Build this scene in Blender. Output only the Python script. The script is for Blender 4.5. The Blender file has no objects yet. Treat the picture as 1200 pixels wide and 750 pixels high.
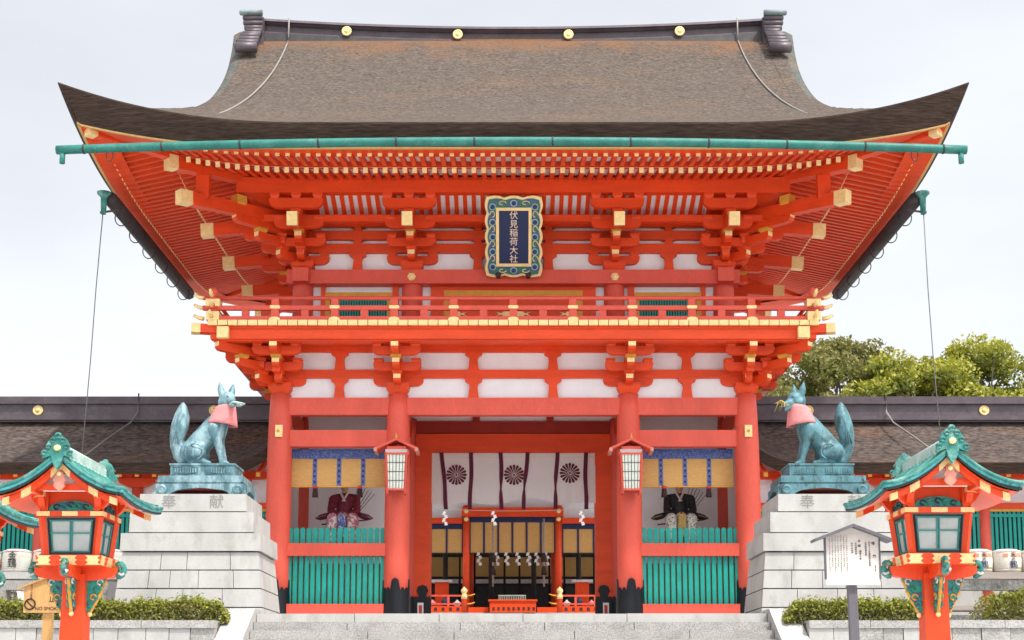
import bpy, bmesh, math, random
from mathutils import Matrix, Vector
random.seed(7)
PI = math.pi
sc = bpy.context.scene
COL = sc.collection

# ------------------------------------------------------------------ camera
GROUND = -3.24
cam = bpy.data.cameras.new('camera')
camo = bpy.data.objects.new('camera', cam); COL.objects.link(camo)
cam.sensor_width = 36.0
cam.lens = 1690.0 / 1200.0 * 36.0
cam.shift_y = 0.1537
camo.location = (0, -33.5, -1.64)
camo.rotation_euler = (math.radians(98.5), 0, 0)
cam.clip_start = 0.1; cam.clip_end = 3000
sc.camera = camo

# ------------------------------------------------------------------ world, sun, exposure
SUN_EL, SUN_AZ = 60.0, 50.0          # azimuth measured from +X (right) towards the viewer
el, az = math.radians(SUN_EL), math.radians(SUN_AZ)
to_sun = Vector((math.cos(el) * math.cos(az), -math.cos(el) * math.sin(az), math.sin(el)))
world = bpy.data.worlds.new('World'); sc.world = world; world.use_nodes = True
wn = world.node_tree.nodes; wl = world.node_tree.links
for n in list(wn): wn.remove(n)
wout = wn.new('ShaderNodeOutputWorld'); wbg = wn.new('ShaderNodeBackground')
sky = wn.new('ShaderNodeTexSky'); sky.sky_type = 'NISHITA'; sky.sun_disc = False
sky.sun_elevation = el; sky.sun_rotation = math.atan2(to_sun.x, to_sun.y)
sky.air_density = 1.0; sky.dust_density = 5.0; sky.ozone_density = 1.0
hs = wn.new('ShaderNodeHueSaturation'); hs.inputs['Saturation'].default_value = 0.2
# thin even cloud veil over the whole sky
veil = wn.new('ShaderNodeMixRGB'); veil.inputs[0].default_value = 0.3
veil.inputs[2].default_value = (7.6, 8.0, 8.6, 1)
wl.new(sky.outputs[0], hs.inputs['Color']); wl.new(hs.outputs[0], veil.inputs[1])
tc = wn.new('ShaderNodeTexCoord'); cl = wn.new('ShaderNodeTexNoise')
cl.inputs['Scale'].default_value = 2.2; cl.inputs['Detail'].default_value = 6
mp = wn.new('ShaderNodeMapping'); mp.inputs['Scale'].default_value = (1, 1, 2.4)
wl.new(tc.outputs['Generated'], mp.inputs[0]); wl.new(mp.outputs[0], cl.inputs['Vector'])
mr = wn.new('ShaderNodeMapRange'); mr.inputs[1].default_value = .35; mr.inputs[2].default_value = .7
mr.inputs[3].default_value = .06; mr.inputs[4].default_value = .2
wl.new(cl.outputs['Fac'], mr.inputs[0]); wl.new(mr.outputs[0], veil.inputs[0])
wl.new(veil.outputs[0], wbg.inputs[0]); wbg.inputs[1].default_value = 0.148
wl.new(wbg.outputs[0], wout.inputs[0])
sun = bpy.data.lights.new('sun', 'SUN'); sun.energy = 2.0; sun.angle = math.radians(1.5); sun.color = (1, .95, .87)
suno = bpy.data.objects.new('sun', sun); COL.objects.link(suno)
suno.rotation_euler = to_sun.to_track_quat('Z', 'Y').to_euler(); suno.location = (20, -20, 30)
vs = sc.view_settings
vs.view_transform = 'Standard'; vs.look = 'None'; vs.exposure = 0.82; vs.gamma = 1.0; vs.use_curve_mapping = False

# ------------------------------------------------------------------ materials (pattern in world position)
MATS = {}
def mat(name, col, var=.12, scale=2.5, rough=.6, metal=0.0, bump=0.0, bscale=30, stretch=(1, 1, 1), col2=None, c2=(.5, .68), c2scale=None, spec=.4, alpha=None, fine=None, transl=0, band=None):
    m = bpy.data.materials.new(name); m.use_nodes = True
    nt = m.node_tree; N = nt.nodes; L = nt.links
    b = N['Principled BSDF']
    b.inputs['Roughness'].default_value = rough; b.inputs['Metallic'].default_value = metal
    b.inputs['Specular IOR Level'].default_value = spec
    geo = N.new('ShaderNodeNewGeometry'); mpn = N.new('ShaderNodeMapping'); mpn.inputs['Scale'].default_value = stretch
    L.new(geo.outputs['Position'], mpn.inputs[0])
    nz = N.new('ShaderNodeTexNoise'); nz.inputs['Scale'].default_value = scale; nz.inputs['Detail'].default_value = 6
    nz.inputs['Roughness'].default_value = .62
    L.new(mpn.outputs[0], nz.inputs['Vector'])
    rmp = N.new('ShaderNodeMapRange'); rmp.inputs[1].default_value = .28; rmp.inputs[2].default_value = .72
    rmp.inputs[3].default_value = 1 - var; rmp.inputs[4].default_value = 1 + var
    L.new(nz.outputs['Fac'], rmp.inputs[0])
    vm = N.new('ShaderNodeVectorMath'); vm.operation = 'SCALE'; vm.inputs[0].default_value = col
    L.new(rmp.outputs[0], vm.inputs['Scale'])
    out = vm.outputs[0]
    if col2:
        n2 = N.new('ShaderNodeTexNoise'); n2.inputs['Scale'].default_value = c2scale or scale * .6; n2.inputs['Detail'].default_value = 8
        n2.inputs['Roughness'].default_value = .65
        L.new(mpn.outputs[0], n2.inputs['Vector'])
        r2 = N.new('ShaderNodeMapRange'); r2.inputs[1].default_value = c2[0]; r2.inputs[2].default_value = c2[1]
        L.new(n2.outputs['Fac'], r2.inputs[0])
        mx = N.new('ShaderNodeMixRGB'); mx.inputs[2].default_value = (*col2, 1)
        L.new(r2.outputs[0], mx.inputs[0]); L.new(out, mx.inputs[1]); out = mx.outputs[0]
    if fine:
        n3 = N.new('ShaderNodeTexNoise'); n3.inputs['Scale'].default_value = fine[0]; n3.inputs['Detail'].default_value = 2
        L.new(mpn.outputs[0], n3.inputs['Vector'])
        r3 = N.new('ShaderNodeMapRange'); r3.inputs[1].default_value = .3; r3.inputs[2].default_value = .7
        r3.inputs[3].default_value = 1 - fine[1]; r3.inputs[4].default_value = 1 + fine[1]
        L.new(n3.outputs['Fac'], r3.inputs[0])
        v3 = N.new('ShaderNodeVectorMath'); v3.operation = 'SCALE'
        L.new(out, v3.inputs[0]); L.new(r3.outputs[0], v3.inputs['Scale']); out = v3.outputs[0]
    if band:      # a differently weathered strip between two heights, frayed by noise
        z0, z1, bc = band
        sx = N.new('ShaderNodeSeparateXYZ'); L.new(geo.outputs['Position'], sx.inputs[0])
        nb2 = N.new('ShaderNodeTexNoise'); nb2.inputs['Scale'].default_value = 1.3; nb2.inputs['Detail'].default_value = 7; nb2.inputs['Roughness'].default_value = .7
        L.new(geo.outputs['Position'], nb2.inputs['Vector'])
        ad = N.new('ShaderNodeMath'); ad.operation = 'MULTIPLY_ADD'; ad.inputs[1].default_value = 2.4
        L.new(nb2.outputs['Fac'], ad.inputs[0]); L.new(sx.outputs['Z'], ad.inputs[2])
        rb = N.new('ShaderNodeMapRange'); rb.inputs[1].default_value = z0 + 1.2; rb.inputs[2].default_value = z1 + 1.2; rb.inputs[4].default_value = .75
        L.new(ad.outputs[0], rb.inputs[0])
        mb = N.new('ShaderNodeMixRGB'); mb.inputs[2].default_value = (*bc, 1)
        L.new(rb.outputs[0], mb.inputs[0]); L.new(out, mb.inputs[1]); out = mb.outputs[0]
    L.new(out, b.inputs['Base Color'])
    if transl:
        tb = N.new('ShaderNodeBsdfTranslucent'); L.new(out, tb.inputs['Color'])
        ms = N.new('ShaderNodeMixShader'); ms.inputs[0].default_value = transl
        L.new(b.outputs[0], ms.inputs[1]); L.new(tb.outputs[0], ms.inputs[2]); L.new(ms.outputs[0], N['Material Output'].inputs[0])
    if bump:
        nb = N.new('ShaderNodeTexNoise'); nb.inputs['Scale'].default_value = bscale; nb.inputs['Detail'].default_value = 4
        L.new(mpn.outputs[0], nb.inputs['Vector'])
        bp = N.new('ShaderNodeBump'); bp.inputs['Strength'].default_value = bump; bp.inputs['Distance'].default_value = .03
        L.new(nb.outputs['Fac'], bp.inputs['Height']); L.new(bp.outputs[0], b.inputs['Normal'])
    MATS[name] = m
    return m
RED = mat('vermilion', (.71, .060, .007), .15, 1.4, .5, stretch=(.5, 1.2, 2.2), fine=(24, .06), bump=.08, bscale=40, col2=(.56, .036, .005), c2=(.56, .85), c2scale=1.5)
COLRED = mat('vermilion_column', (.655, .092, .058), .13, 1.1, .52, stretch=(1.3, 1.3, .4), col2=(.52, .068, .045), c2=(.55, .85), c2scale=1.2, fine=(26, .05), bump=.08, bscale=34)
DKRED = mat('dark_red', (.30, .02, .01), .15, 2, .6)
GOLD = mat('gold_fitting', (.87, .66, .30), .12, 9, .42, metal=.15, fine=(60, .1))
OCHRE = mat('ochre_paint', (.62, .30, .035), .14, 5, .5)
WHITE = mat('plaster', (.83, .86, .89), .05, 1.8, .85, fine=(40, .03))
TEAL = mat('green_slat', (.004, .28, .235), .16, 4, .5, fine=(40, .08))
BARK = mat('cypress_bark', (.108, .087, .074), .2, 5.5, .95, bump=1.0, bscale=24, stretch=(.62, 1.4, 1.4), col2=(.145, .098, .07), c2=(.52, .78), c2scale=.45, spec=.1, fine=(19, .5), band=(14.75, 15.55, (.21, .105, .055)))
GUTTERM = mat('gutter_copper', (.018, .155, .130), .25, 3, .55, col2=(.06, .22, .19), c2=(.5, .75), c2scale=2.5, fine=(40, .15))
BARKC = mat('corridor_bark', (.088, .071, .064), .25, 2.2, .95, bump=1.0, bscale=17, stretch=(.8, 1.3, 1.3), col2=(.13, .078, .05), c2=(.52, .78), c2scale=.5, spec=.1, fine=(9, .5))
BARKEDGE = mat('bark_edge', (.062, .042, .034), .3, 3, .95, bump=.6, bscale=30, stretch=(.25, .25, 4), spec=.1, fine=(16, .4))
RUST = mat('fresh_bark', (.30, .13, .055), .3, 3, .95, bump=.8, bscale=40, stretch=(.6, 1.4, 1.4), col2=(.16, .11, .085), c2=(.45, .6), spec=.1, fine=(14, .35))
RIDGE = mat('ridge_metal', (.095, .076, .088), .2, 3, .45, metal=.3, fine=(30, .15), col2=(.14, .12, .125), c2=(.5, .75))
PATINA = mat('verdigris', (.03, .19, .165), .4, 6, .6, col2=(.17, .35, .31), c2=(.5, .66), c2scale=5, fine=(50, .2))
PATINAPALE = mat('verdigris_pale_sunlit', (.42, .52, .48), .2, 5, .6, col2=(.20, .40, .35), c2=(.45, .7), c2scale=7, fine=(50, .15))  # pale copper, lightened further so sunlight on the roof tops sits in the colour
BRONZE = mat('fox_bronze', (.085, .18, .21), .4, 3.4, .5, metal=.1, stretch=(1.5, 1.5, .6), col2=(.27, .40, .44), c2=(.44, .62), c2scale=3.6, fine=(45, .16), bump=.12, bscale=50)
BRONZED = mat('fox_bronze_dark', (.085, .195, .225), .45, 4.0, .55, metal=.1, stretch=(1.5, 1.5, .7), col2=(.03, .06, .06), c2=(.52, .66), c2scale=4.5, fine=(45, .16))
STONE = mat('pale_stone', (.42, .415, .40), .13, 1.3, .85, stretch=(1.3, 1.3, .7), col2=(.27, .26, .225), c2=(.52, .82), c2scale=2.1, bump=.15, bscale=45, fine=(70, .05))
STONED = mat('joint_shadow_stone', (.25, .24, .22), .15, 3, .9)
GRANITE = mat('granite', (.34, .33, .315), .12, 2, .8, col2=(.22, .215, .20), c2=(.5, .78), c2scale=1.7, fine=(38, .3), bump=.2, bscale=50)
GRANITED = mat('dark_granite', (.20, .20, .195), .25, 2, .8, col2=(.10, .10, .095), c2=(.48, .65), c2scale=3, fine=(26, .4))
PAVE = mat('paving', (.56, .555, .545), .15, .8, .9, fine=(30, .15))
BLACK = mat('black_metal', (.012, .014, .018), .3, 4, .4, metal=.4)
DARK = mat('dark_wood', (.035, .028, .024), .3, 4, .7)
DKGREY = mat('dark_gutter', (.045, .04, .043), .3, 5, .6, metal=.2)
CLOTHW = mat('white_cloth', (.88, .865, .85), .04, 2, .9, transl=.5)
PURPLE = mat('purple_cloth', (.10, .008, .03), .2, 6, .8)
NAVY = mat('navy_cloth', (.012, .025, .085), .2, 6, .7)
BLUE = mat('blue_brocade', (.045, .085, .30), .25, 30, .7, col2=(.16, .22, .42), c2=(.5, .55), c2scale=38)
BAMBOO = mat('bamboo_blind', (.56, .32, .105), .12, 4, .7, stretch=(1, 1, 14), fine=(12, .12))
PINK = mat('pink_cloth', (.66, .22, .22), .14, 8, .85, col2=(.55, .22, .21), c2=(.5, .7))
PAPER = mat('lantern_paper', (.70, .74, .66), .06, 8, .6)
GLASSP = mat('lantern_glass', (.40, .45, .44), .16, 6, .3, spec=.6)
WOOD = mat('pale_wood', (.56, .34, .13), .12, 6, .7, stretch=(3, 3, .5), fine=(40, .1))
SIGNW = mat('sign_board', (.72, .70, .655), .04, 4, .7)
SIGNG = mat('grey_wood', (.13, .13, .15), .2, 6, .7, stretch=(4, 4, .6))
INK = mat('ink', (.015, .015, .02), .1, 5, .7)
INKRED = mat('red_ink', (.50, .04, .05), .1, 5, .7)
STRAW = mat('straw_wrap', (.66, .63, .56), .1, 20, .85, stretch=(1, 1, 3), fine=(30, .12))
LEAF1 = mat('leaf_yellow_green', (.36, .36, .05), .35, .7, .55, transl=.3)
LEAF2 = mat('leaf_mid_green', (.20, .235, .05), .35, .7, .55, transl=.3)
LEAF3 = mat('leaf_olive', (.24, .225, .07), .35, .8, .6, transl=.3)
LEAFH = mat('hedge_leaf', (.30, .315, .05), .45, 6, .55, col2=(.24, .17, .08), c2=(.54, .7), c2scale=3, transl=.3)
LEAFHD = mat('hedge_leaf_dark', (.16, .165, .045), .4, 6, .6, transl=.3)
TWIG = mat('twig', (.19, .145, .11), .2, 6, .9)
BARKT = mat('tree_bark', (.13, .105, .08), .25, 5, .9)
SOIL = mat('soil', (.11, .09, .065), .2, 4, .95)
STEEL = mat('grey_cable', (.25, .235, .22), .1, 5, .5)
PALEWIRE = mat('pale_wire', (.16, .16, .16), .1, 5, .5)

# ------------------------------------------------------------------ object helpers
WM = {}
I4 = Matrix.Identity(4)
def T_(x, y, z): return Matrix.Translation((x, y, z))
def RZ(a): return Matrix.Rotation(a, 4, 'Z')
def RX(a): return Matrix.Rotation(a, 4, 'X')
def RY(a): return Matrix.Rotation(a, 4, 'Y')
def SC(x, y, z): return Matrix.Diagonal((x, y, z, 1))
def put(name, mesh, parent=None, M=I4):
    o = bpy.data.objects.new(name, mesh); COL.objects.link(o)
    o.matrix_basis = M; WM[o] = M.copy()
    if parent is not None:
        o.parent = parent; o.matrix_parent_inverse = WM[parent].inverted()
    return o
def tag(o, label=None, cat=None, group=None, kind=None):
    if label: o['label'] = label
    if cat: o['category'] = cat
    if group: o['group'] = group
    if kind: o['kind'] = kind
    return o
def thing(name, loc, label, cat, group=None, rz=0):
    return tag(put(name, None, None, T_(*loc) @ RZ(rz)), label, cat, group)
def newmesh(name, verts, faces, mats, fm=None, smooth=False):
    me = bpy.data.meshes.new(name); me.from_pydata(verts, [], faces)
    for m in (mats if isinstance(mats, (list, tuple)) else [mats]): me.materials.append(m)
    if fm: me.polygons.foreach_set('material_index', fm)
    if smooth: me.polygons.foreach_set('use_smooth', [True] * len(me.polygons))
    me.update()
    return me
def finish(bm, name, mats, smooth=False, recalc=True):
    if recalc: bmesh.ops.recalc_face_normals(bm, faces=bm.faces)
    me = bpy.data.meshes.new(name); bm.to_mesh(me); bm.free()
    for m in (mats if isinstance(mats, (list, tuple)) else [mats]): me.materials.append(m)
    if smooth: me.polygons.foreach_set('use_smooth', [True] * len(me.polygons))
    return me
_cube = {}
CV = [(-.5, -.5, -.5), (.5, -.5, -.5), (.5, .5, -.5), (-.5, .5, -.5), (-.5, -.5, .5), (.5, -.5, .5), (.5, .5, .5), (-.5, .5, .5)]
CF = [(0, 3, 2, 1), (4, 5, 6, 7), (0, 1, 5, 4), (1, 2, 6, 5), (2, 3, 7, 6), (3, 0, 4, 7)]
def cube(m):
    if m not in _cube: _cube[m] = newmesh('box_' + m.name, CV, CF, m)
    return _cube[m]
def box(name, parent, x0, x1, y0, y1, z0, z1, m, T=I4):
    return put(name, cube(m), parent, T @ T_((x0 + x1) / 2, (y0 + y1) / 2, (z0 + z1) / 2) @ SC(abs(x1 - x0), abs(y1 - y0), abs(z1 - z0)))
def bar(name, parent, p, q, w, h, m, roll=0):
    p, q = Vector(p), Vector(q); d = q - p; L = d.length
    R = d.to_track_quat('X', 'Z').to_matrix().to_4x4()
    return put(name, cube(m), parent, Matrix.Translation((p + q) / 2) @ R @ RX(roll) @ SC(L, w, h))
def hexa(name, parent, v8, m, T=I4):
    return put(name, newmesh(name, v8, CF, m), parent, T)
def prism_mesh(pts, t, m, name='prism'):
    """2-D outline (x,z), thickness t along y, centred"""
    n = len(pts); v = [(x, -t / 2, z) for x, z in pts] + [(x, t / 2, z) for x, z in pts]
    bm = bmesh.new(); vs_ = [bm.verts.new(p) for p in v]
    bm.faces.new(vs_[:n]); bm.faces.new(list(reversed(vs_[n:])))
    for i in range(n):
        j = (i + 1) % n; bm.faces.new((vs_[i], vs_[j], vs_[n + j], vs_[n + i]))
    return finish(bm, name, m)
def lathe_mesh(prof, n, m, name='lathe', smooth=True):
    v = []; f = []
    k = len(prof)
    for i in range(n):
        a = 2 * PI * i / n
        for r, z in prof: v.append((r * math.cos(a), r * math.sin(a), z))
    for i in range(n):
        j = (i + 1) % n
        for q in range(k - 1): f.append((i * k + q, j * k + q, j * k + q + 1, i * k + q + 1))
    f.append(tuple(i * k + k - 1 for i in range(n))); f.append(tuple(reversed([i * k for i in range(n)])))
    me = newmesh(name, v, f, m, smooth=smooth)
    if smooth:
        me.polygons[-1].use_smooth = False; me.polygons[-2].use_smooth = False
    return me
def tube_mesh(pts, rad, m, n=8, name='tube', flat=1.0):
    pts = [Vector(p) for p in pts]; v = []; f = []
    up = Vector((0, 0, 1))
    for i, p in enumerate(pts):
        d = (pts[min(i + 1, len(pts) - 1)] - pts[max(i - 1, 0)]).normalized()
        a = d.cross(up if abs(d.z) < .95 else Vector((0, 1, 0))).normalized(); b = a.cross(d)
        r = rad[i] if isinstance(rad, (list, tuple)) else rad
        for k in range(n):
            t = 2 * PI * k / n
            v.append(p + a * (r * math.cos(t)) + b * (r * flat * math.sin(t)))
    for i in range(len(pts) - 1):
        for k in range(n):
            k2 = (k + 1) % n
            f.append((i * n + k, i * n + k2, (i + 1) * n + k2, (i + 1) * n + k))
    f.append(tuple(reversed(range(n)))); f.append(tuple(range((len(pts) - 1) * n, len(pts) * n)))
    return newmesh(name, [tuple(q) for q in v], f, m, smooth=True)
def grid_mesh(fn, us, vs_, m, name='grid', smooth=True, flip=False):
    v = [fn(u, w) for w in vs_ for u in us]; n = len(us); f = []
    for j in range(len(vs_) - 1):
        for i in range(n - 1):
            q = (j * n + i, j * n + i + 1, (j + 1) * n + i + 1, (j + 1) * n + i)
            f.append(tuple(reversed(q)) if flip else q)
    return newmesh(name, v, f, m, smooth=smooth)
def lin(a, b, n): return [a + (b - a) * i / (n - 1) for i in range(n)]
WORK = bpy.data.scenes.new('workbench')      # scratch scene, removed at the end
def evaluated(o):
    vl = WORK.view_layers[0]; vl.update()
    return bpy.data.meshes.new_from_object(o.evaluated_get(vl.depsgraph))
def blob_mesh(caps, voxel, m, name='blob', smooth=6, ell=()):
    """one continuous surface from tapered limbs: caps = [(p, rp, q, rq)], ell = [(centre, radii, rotation matrix)]"""
    bm = bmesh.new()
    for p, rp, q, rq in caps:
        p, q = Vector(p), Vector(q); L = (q - p).length
        steps = max(2, int(L / (min(rp, rq) * .4)) + 1)
        for i in range(steps + 1):
            t = i / steps
            bmesh.ops.create_icosphere(bm, subdivisions=2, radius=rp + (rq - rp) * t, matrix=Matrix.Translation(p.lerp(q, t)))
    for c, r, R in ell:
        bmesh.ops.create_icosphere(bm, subdivisions=3, radius=1, matrix=Matrix.Translation(c) @ R.to_4x4() @ SC(*r))
    me = bpy.data.meshes.new('tmp'); bm.to_mesh(me); bm.free()
    o = bpy.data.objects.new('tmp', me); WORK.collection.objects.link(o)
    md = o.modifiers.new('r', 'REMESH'); md.mode = 'VOXEL'; md.voxel_size = voxel; md.use_smooth_shade = True
    ms = o.modifiers.new('s', 'SMOOTH'); ms.factor = .5; ms.iterations = smooth
    out = evaluated(o)
    bpy.data.objects.remove(o); bpy.data.meshes.remove(me)
    out.name = name; out.materials.clear(); out.materials.append(m)
    out.polygons.foreach_set('use_smooth', [True] * len(out.polygons))
    return out
_txt = {}
def text_mesh(s, size, m, ext=.004):
    """lettering lying in the x-z plane, facing -y, centred"""
    k = (s, size, m.name, ext)
    if k in _txt: return _txt[k]
    cu = bpy.data.curves.new('lettering', 'FONT'); cu.body = s; cu.size = size; cu.extrude = ext
    cu.align_x = 'CENTER'; cu.align_y = 'CENTER'; cu.resolution_u = 3
    o = bpy.data.objects.new('tmp', cu); WORK.collection.objects.link(o)
    me = evaluated(o)
    me.transform(RX(PI / 2))
    bpy.data.objects.remove(o); bpy.data.curves.remove(cu)
    me.materials.clear(); me.materials.append(m); me.name = 'lettering'
    _txt[k] = me
    return me
def dup(root, M):
    """copy a thing with its parts and sub-parts to world matrix M"""
    r = root.copy(); COL.objects.link(r); r.matrix_basis = M; WM[r] = M
    for ch in list(root.children):
        c = ch.copy(); COL.objects.link(c); c.parent = r; c.matrix_parent_inverse = ch.matrix_parent_inverse.copy()
        for g in list(ch.children):
            d = g.copy(); COL.objects.link(d); d.parent = c; d.matrix_parent_inverse = g.matrix_parent_inverse.copy()
    return r

# ================================================================== THE SETTING
FLOOR = -0.18
def struct(name, me, M=I4):
    return tag(put(name, me, None, M), kind='structure')
struct('ground', newmesh('ground', [(-400, -400, GROUND), (400, -400, GROUND), (400, 900, GROUND), (-400, 900, GROUND)], [(0, 1, 2, 3)], PAVE))
def hill_fn(x, y):
    r = max(0, y - 32)
    return (x, y, -.6 + .11 * r + 1.2 * math.sin(x * .05) * min(1, r / 40) - .0008 * r * r * .3)
struct('hill', grid_mesh(hill_fn, lin(-160, 160, 41), lin(30, 180, 31), SOIL, 'hill'))
struct('terrace', newmesh('terrace', [(x, y, z) for z in (GROUND, FLOOR) for x, y in ((-60, -3), (60, -3), (60, 40), (-60, 40))], CF, PAVE))
struct('garden_bed', newmesh('garden_bed', [(x, y, z) for z in (GROUND, -.40) for x, y in ((5.26, -7.6), (60, -7.6), (60, -3.01), (5.26, -3.01))], CF, SOIL))
struct('garden_bed', newmesh('garden_bed', [(x, y, z) for z in (GROUND, -.40) for x, y in ((-60, -7.6), (-5.26, -7.6), (-5.26, -3.01), (-60, -3.01))], CF, SOIL))
# stairs: every step a course of long granite blocks
stairs = tag(put('stone_stairs', newmesh('stairs_core', [(x, y, z) for z in (GROUND, -.22) for x, y in ((-4.7, -6.5), (4.7, -6.5), (4.7, -3.02), (-4.7, -3.02))], CF, STONED)), kind='structure')
NST = 18
for k in range(NST + 1):
    z1 = FLOOR - .17 * k; y0 = -6.6 - .33 * k
    x = -4.75
    first = k == 0
    depth = 3.59 if first else .46
    while x < 4.74:
        w = random.uniform(1.5, 2.5)
        if 4.75 - x - w < .8: w = 4.75 - x
        g = .006
        dz = random.uniform(-.004, .004)
        box('step_block', stairs, x + g, x + w - g, y0 + random.uniform(-.006, .006), y0 + depth - .004 * k % .02, z1 - .17 + .002, z1 + dz, STONE if first else GRANITE)
        x += w
for s in (-1, 1):
    a, b = 4.755, 5.25
    pr = [(-3.02, -.10), (-6.75, -.10), (-12.75, GROUND + .02), (-12.75, GROUND), (-3.02, GROUND)]
    n = len(pr)
    bm = bmesh.new()
    va = [bm.verts.new((s * a, y, z)) for y, z in pr]; vb = [bm.verts.new((s * b, y, z)) for y, z in pr]
    bm.faces.new(va); bm.faces.new(vb)
    for i in range(n): bm.faces.new((va[i], va[(i + 1) % n], vb[(i + 1) % n], vb[i]))
    put('cheek_stone', finish(bm, 'cheek', STONE), stairs)
# retaining walls with cap stones and squared blocks
def retaining_wall(s, label):
    r = thing('retaining_wall', (s * 9, -7.8, GROUND), label, 'wall')
    xs = 5.26
    put('wall_core', newmesh('core', [(s * x, y, z) for z in (GROUND, -.51) for x, y in ((5.27, -7.74), (17.9, -7.74), (17.9, -7.6), (5.27, -7.6))], CF, STONED), r)
    x = xs
    while x < 18:
        w = random.uniform(1.0, 1.5)
        box('cap_stone', r, s * (x + .005), s * (x + w - .005), -7.86, -7.42, -.503 + random.uniform(-.003, .003), -.366 + random.uniform(-.006, .006), GRANITE)
        x += w
    for c in range(9):
        z1 = -.506 - .3 * c; x = xs + (c % 2) * .12
        while x < 18:
            w = random.uniform(.34, .55) * (1 if x < 13 else 2)
            box('wall_block', r, s * (x + .006), s * (x + w - .006), -7.82 + random.uniform(-.012, .012), -7.65, z1 - .294, z1, STONE if random.random() < .6 else GRANITE)
            x += w
    return r
retaining_wall(-1, 'low granite retaining wall with cap stones below the left hedge')
retaining_wall(1, 'low granite retaining wall with cap stones below the right hedge')

# ================================================================== THE GATE
GX = 0.03
gate = thing('shrine_gate', (0, 3.15, FLOOR), 'two storey vermilion shrine gate with bark roof and gold trimmed balcony', 'gate')
YC = 3.15
CXS = (-5.5, -2.72, 2.72, 5.5)
colm = lathe_mesh([(.295, 0), (.295, 1.6), (.292, 3.2), (.285, 4.4), (.265, 5.1), (.24, 5.34 - FLOOR)], 28, COLRED, 'column')
def base_cover_mesh():
    n = 48; v = []; f = []
    for i in range(n):
        a = 2 * PI * i / n
        ph = ((a / (PI / 2)) + .5) % 1 - .5      # four lobes, one facing each way
        d = abs(ph)
        h = .98 + .18 * math.sqrt(max(0, 1 - (d / .24) ** 2)) if d < .24 else .86 + .10 * math.sin((d - .24) / .26 * PI)
        for r, z in ((.34, 0), (.33, .5), (.318, h), (.285, h)): v.append((r * math.cos(a), r * math.sin(a), z))
    for i in range(n):
        j = (i + 1) % n
        for q in range(3): f.append((i * 4 + q, j * 4 + q, j * 4 + q + 1, i * 4 + q + 1))
    return newmesh('base_cover', v, f, BLACK)
basem = base_cover_mesh()
for yy in (0, 3.15, 6.3):
    for x in CXS:
        c = put('column', colm, gate, T_(x, yy, FLOOR))
        put('base_cover', basem, c, T_(x, yy, FLOOR) @ RZ(0))
        box('plinth_stone', c, x - .45, x + .45, yy - .45, yy + .45, FLOOR, FLOOR + .06, STONE)
for x in (-5.5, 5.5):   # little gilt plates on the outer columns
    p = box('gilt_plate', gate, x - .085 + .02 * (x < 0), x + .085 + .02 * (x < 0), -.325, -.29, 4.28, 4.56, GOLD)
    put('gilt_boss', lathe_mesh([(.035, 0), (.03, .02)], 10, OCHRE), p, T_(x, -.325, 4.42) @ RX(PI / 2))
def span(name, x0, x1, y, z0, z1, m=RED, t=.24, parent=None, bands=None):
    return box(name, parent or gate, x0, x1, y - t / 2, y + t / 2, z0, z1, m)
pkA = prism_mesh([(-.047, 0), (.047, 0), (.047, 1.113), (-.047, 1.113)], .07, TEAL, 'picket')
pkB = prism_mesh([(-.055, 0), (.055, 0), (.055, .34), (.03, .375), (-.03, .375), (-.055, .34)], .06, TEAL, 'picket_top')
# head beams and rails
for yy in (0, 6.3):
    for a, b in ((-5.5, -2.72), (-2.72, 2.72), (2.72, 5.5)):
        span('head_beam', a + .2, b - .2, yy, 4.84, 5.25, COLRED, .26)
for s in (-1, 1):
    span('tie_beam', s * 2.95, s * 5.28, 0, 4.085, 4.475, COLRED, .24)
    span('middle_rail', s * 2.9, s * 5.3, 0, 1.505, 1.80, COLRED, .3)
    span('sill_rail', s * 2.85, s * 5.3, -.02, FLOOR, .39, COLRED, .34)
    # picket fence of the niche, lower tier and upper tier
    for i in range(17):
        put('picket', pkA, gate, T_(s * (2.97 + (i + .5) * (2.3 / 17)), -.02, .39))
    for i in range(16):
        put('upper_picket', pkB, gate, T_(s * (2.97 + (i + .5) * (2.3 / 16)), .0, 1.80))
    # niche walls and floor
    box('niche_wall', gate, s * 2.95, s * 5.3, 3.06, 3.12, FLOOR, 5.6, WHITE)
    box('niche_wall', gate, s * 5.5 - .04, s * 5.5 + .04, .28, 2.9, FLOOR, 5.2, WHITE)
    box('niche_wall', gate, s * 2.72 - .03, s * 2.72 + .03, .28, 2.9, FLOOR, 1.6, WHITE)
    box('niche_wall', gate, s * 5.5 - .04, s * 5.5 + .04, 3.42, 6.05, FLOOR, 5.2, WHITE)
    box('niche_floor', gate, s * 2.76, s * 5.45, .15, 3.05, FLOOR + .02, 1.35, WOOD)
    box('side_beam', gate, s * 5.5 - .13, s * 5.5 + .13, .25, 6.05, 4.84, 5.25, RED)
    box('side_beam', gate, s * 5.5 - .11, s * 5.5 + .11, .25, 6.05, 1.5, 1.8, RED)
    box('side_beam', gate, s * 2.72 - .12, s * 2.72 + .12, .25, 6.05, 4.84, 5.25, RED)
    box('side_beam', gate, s * 2.72 - .1, s * 2.72 + .1, .25, 2.9, 4.1, 4.45, RED)
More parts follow.
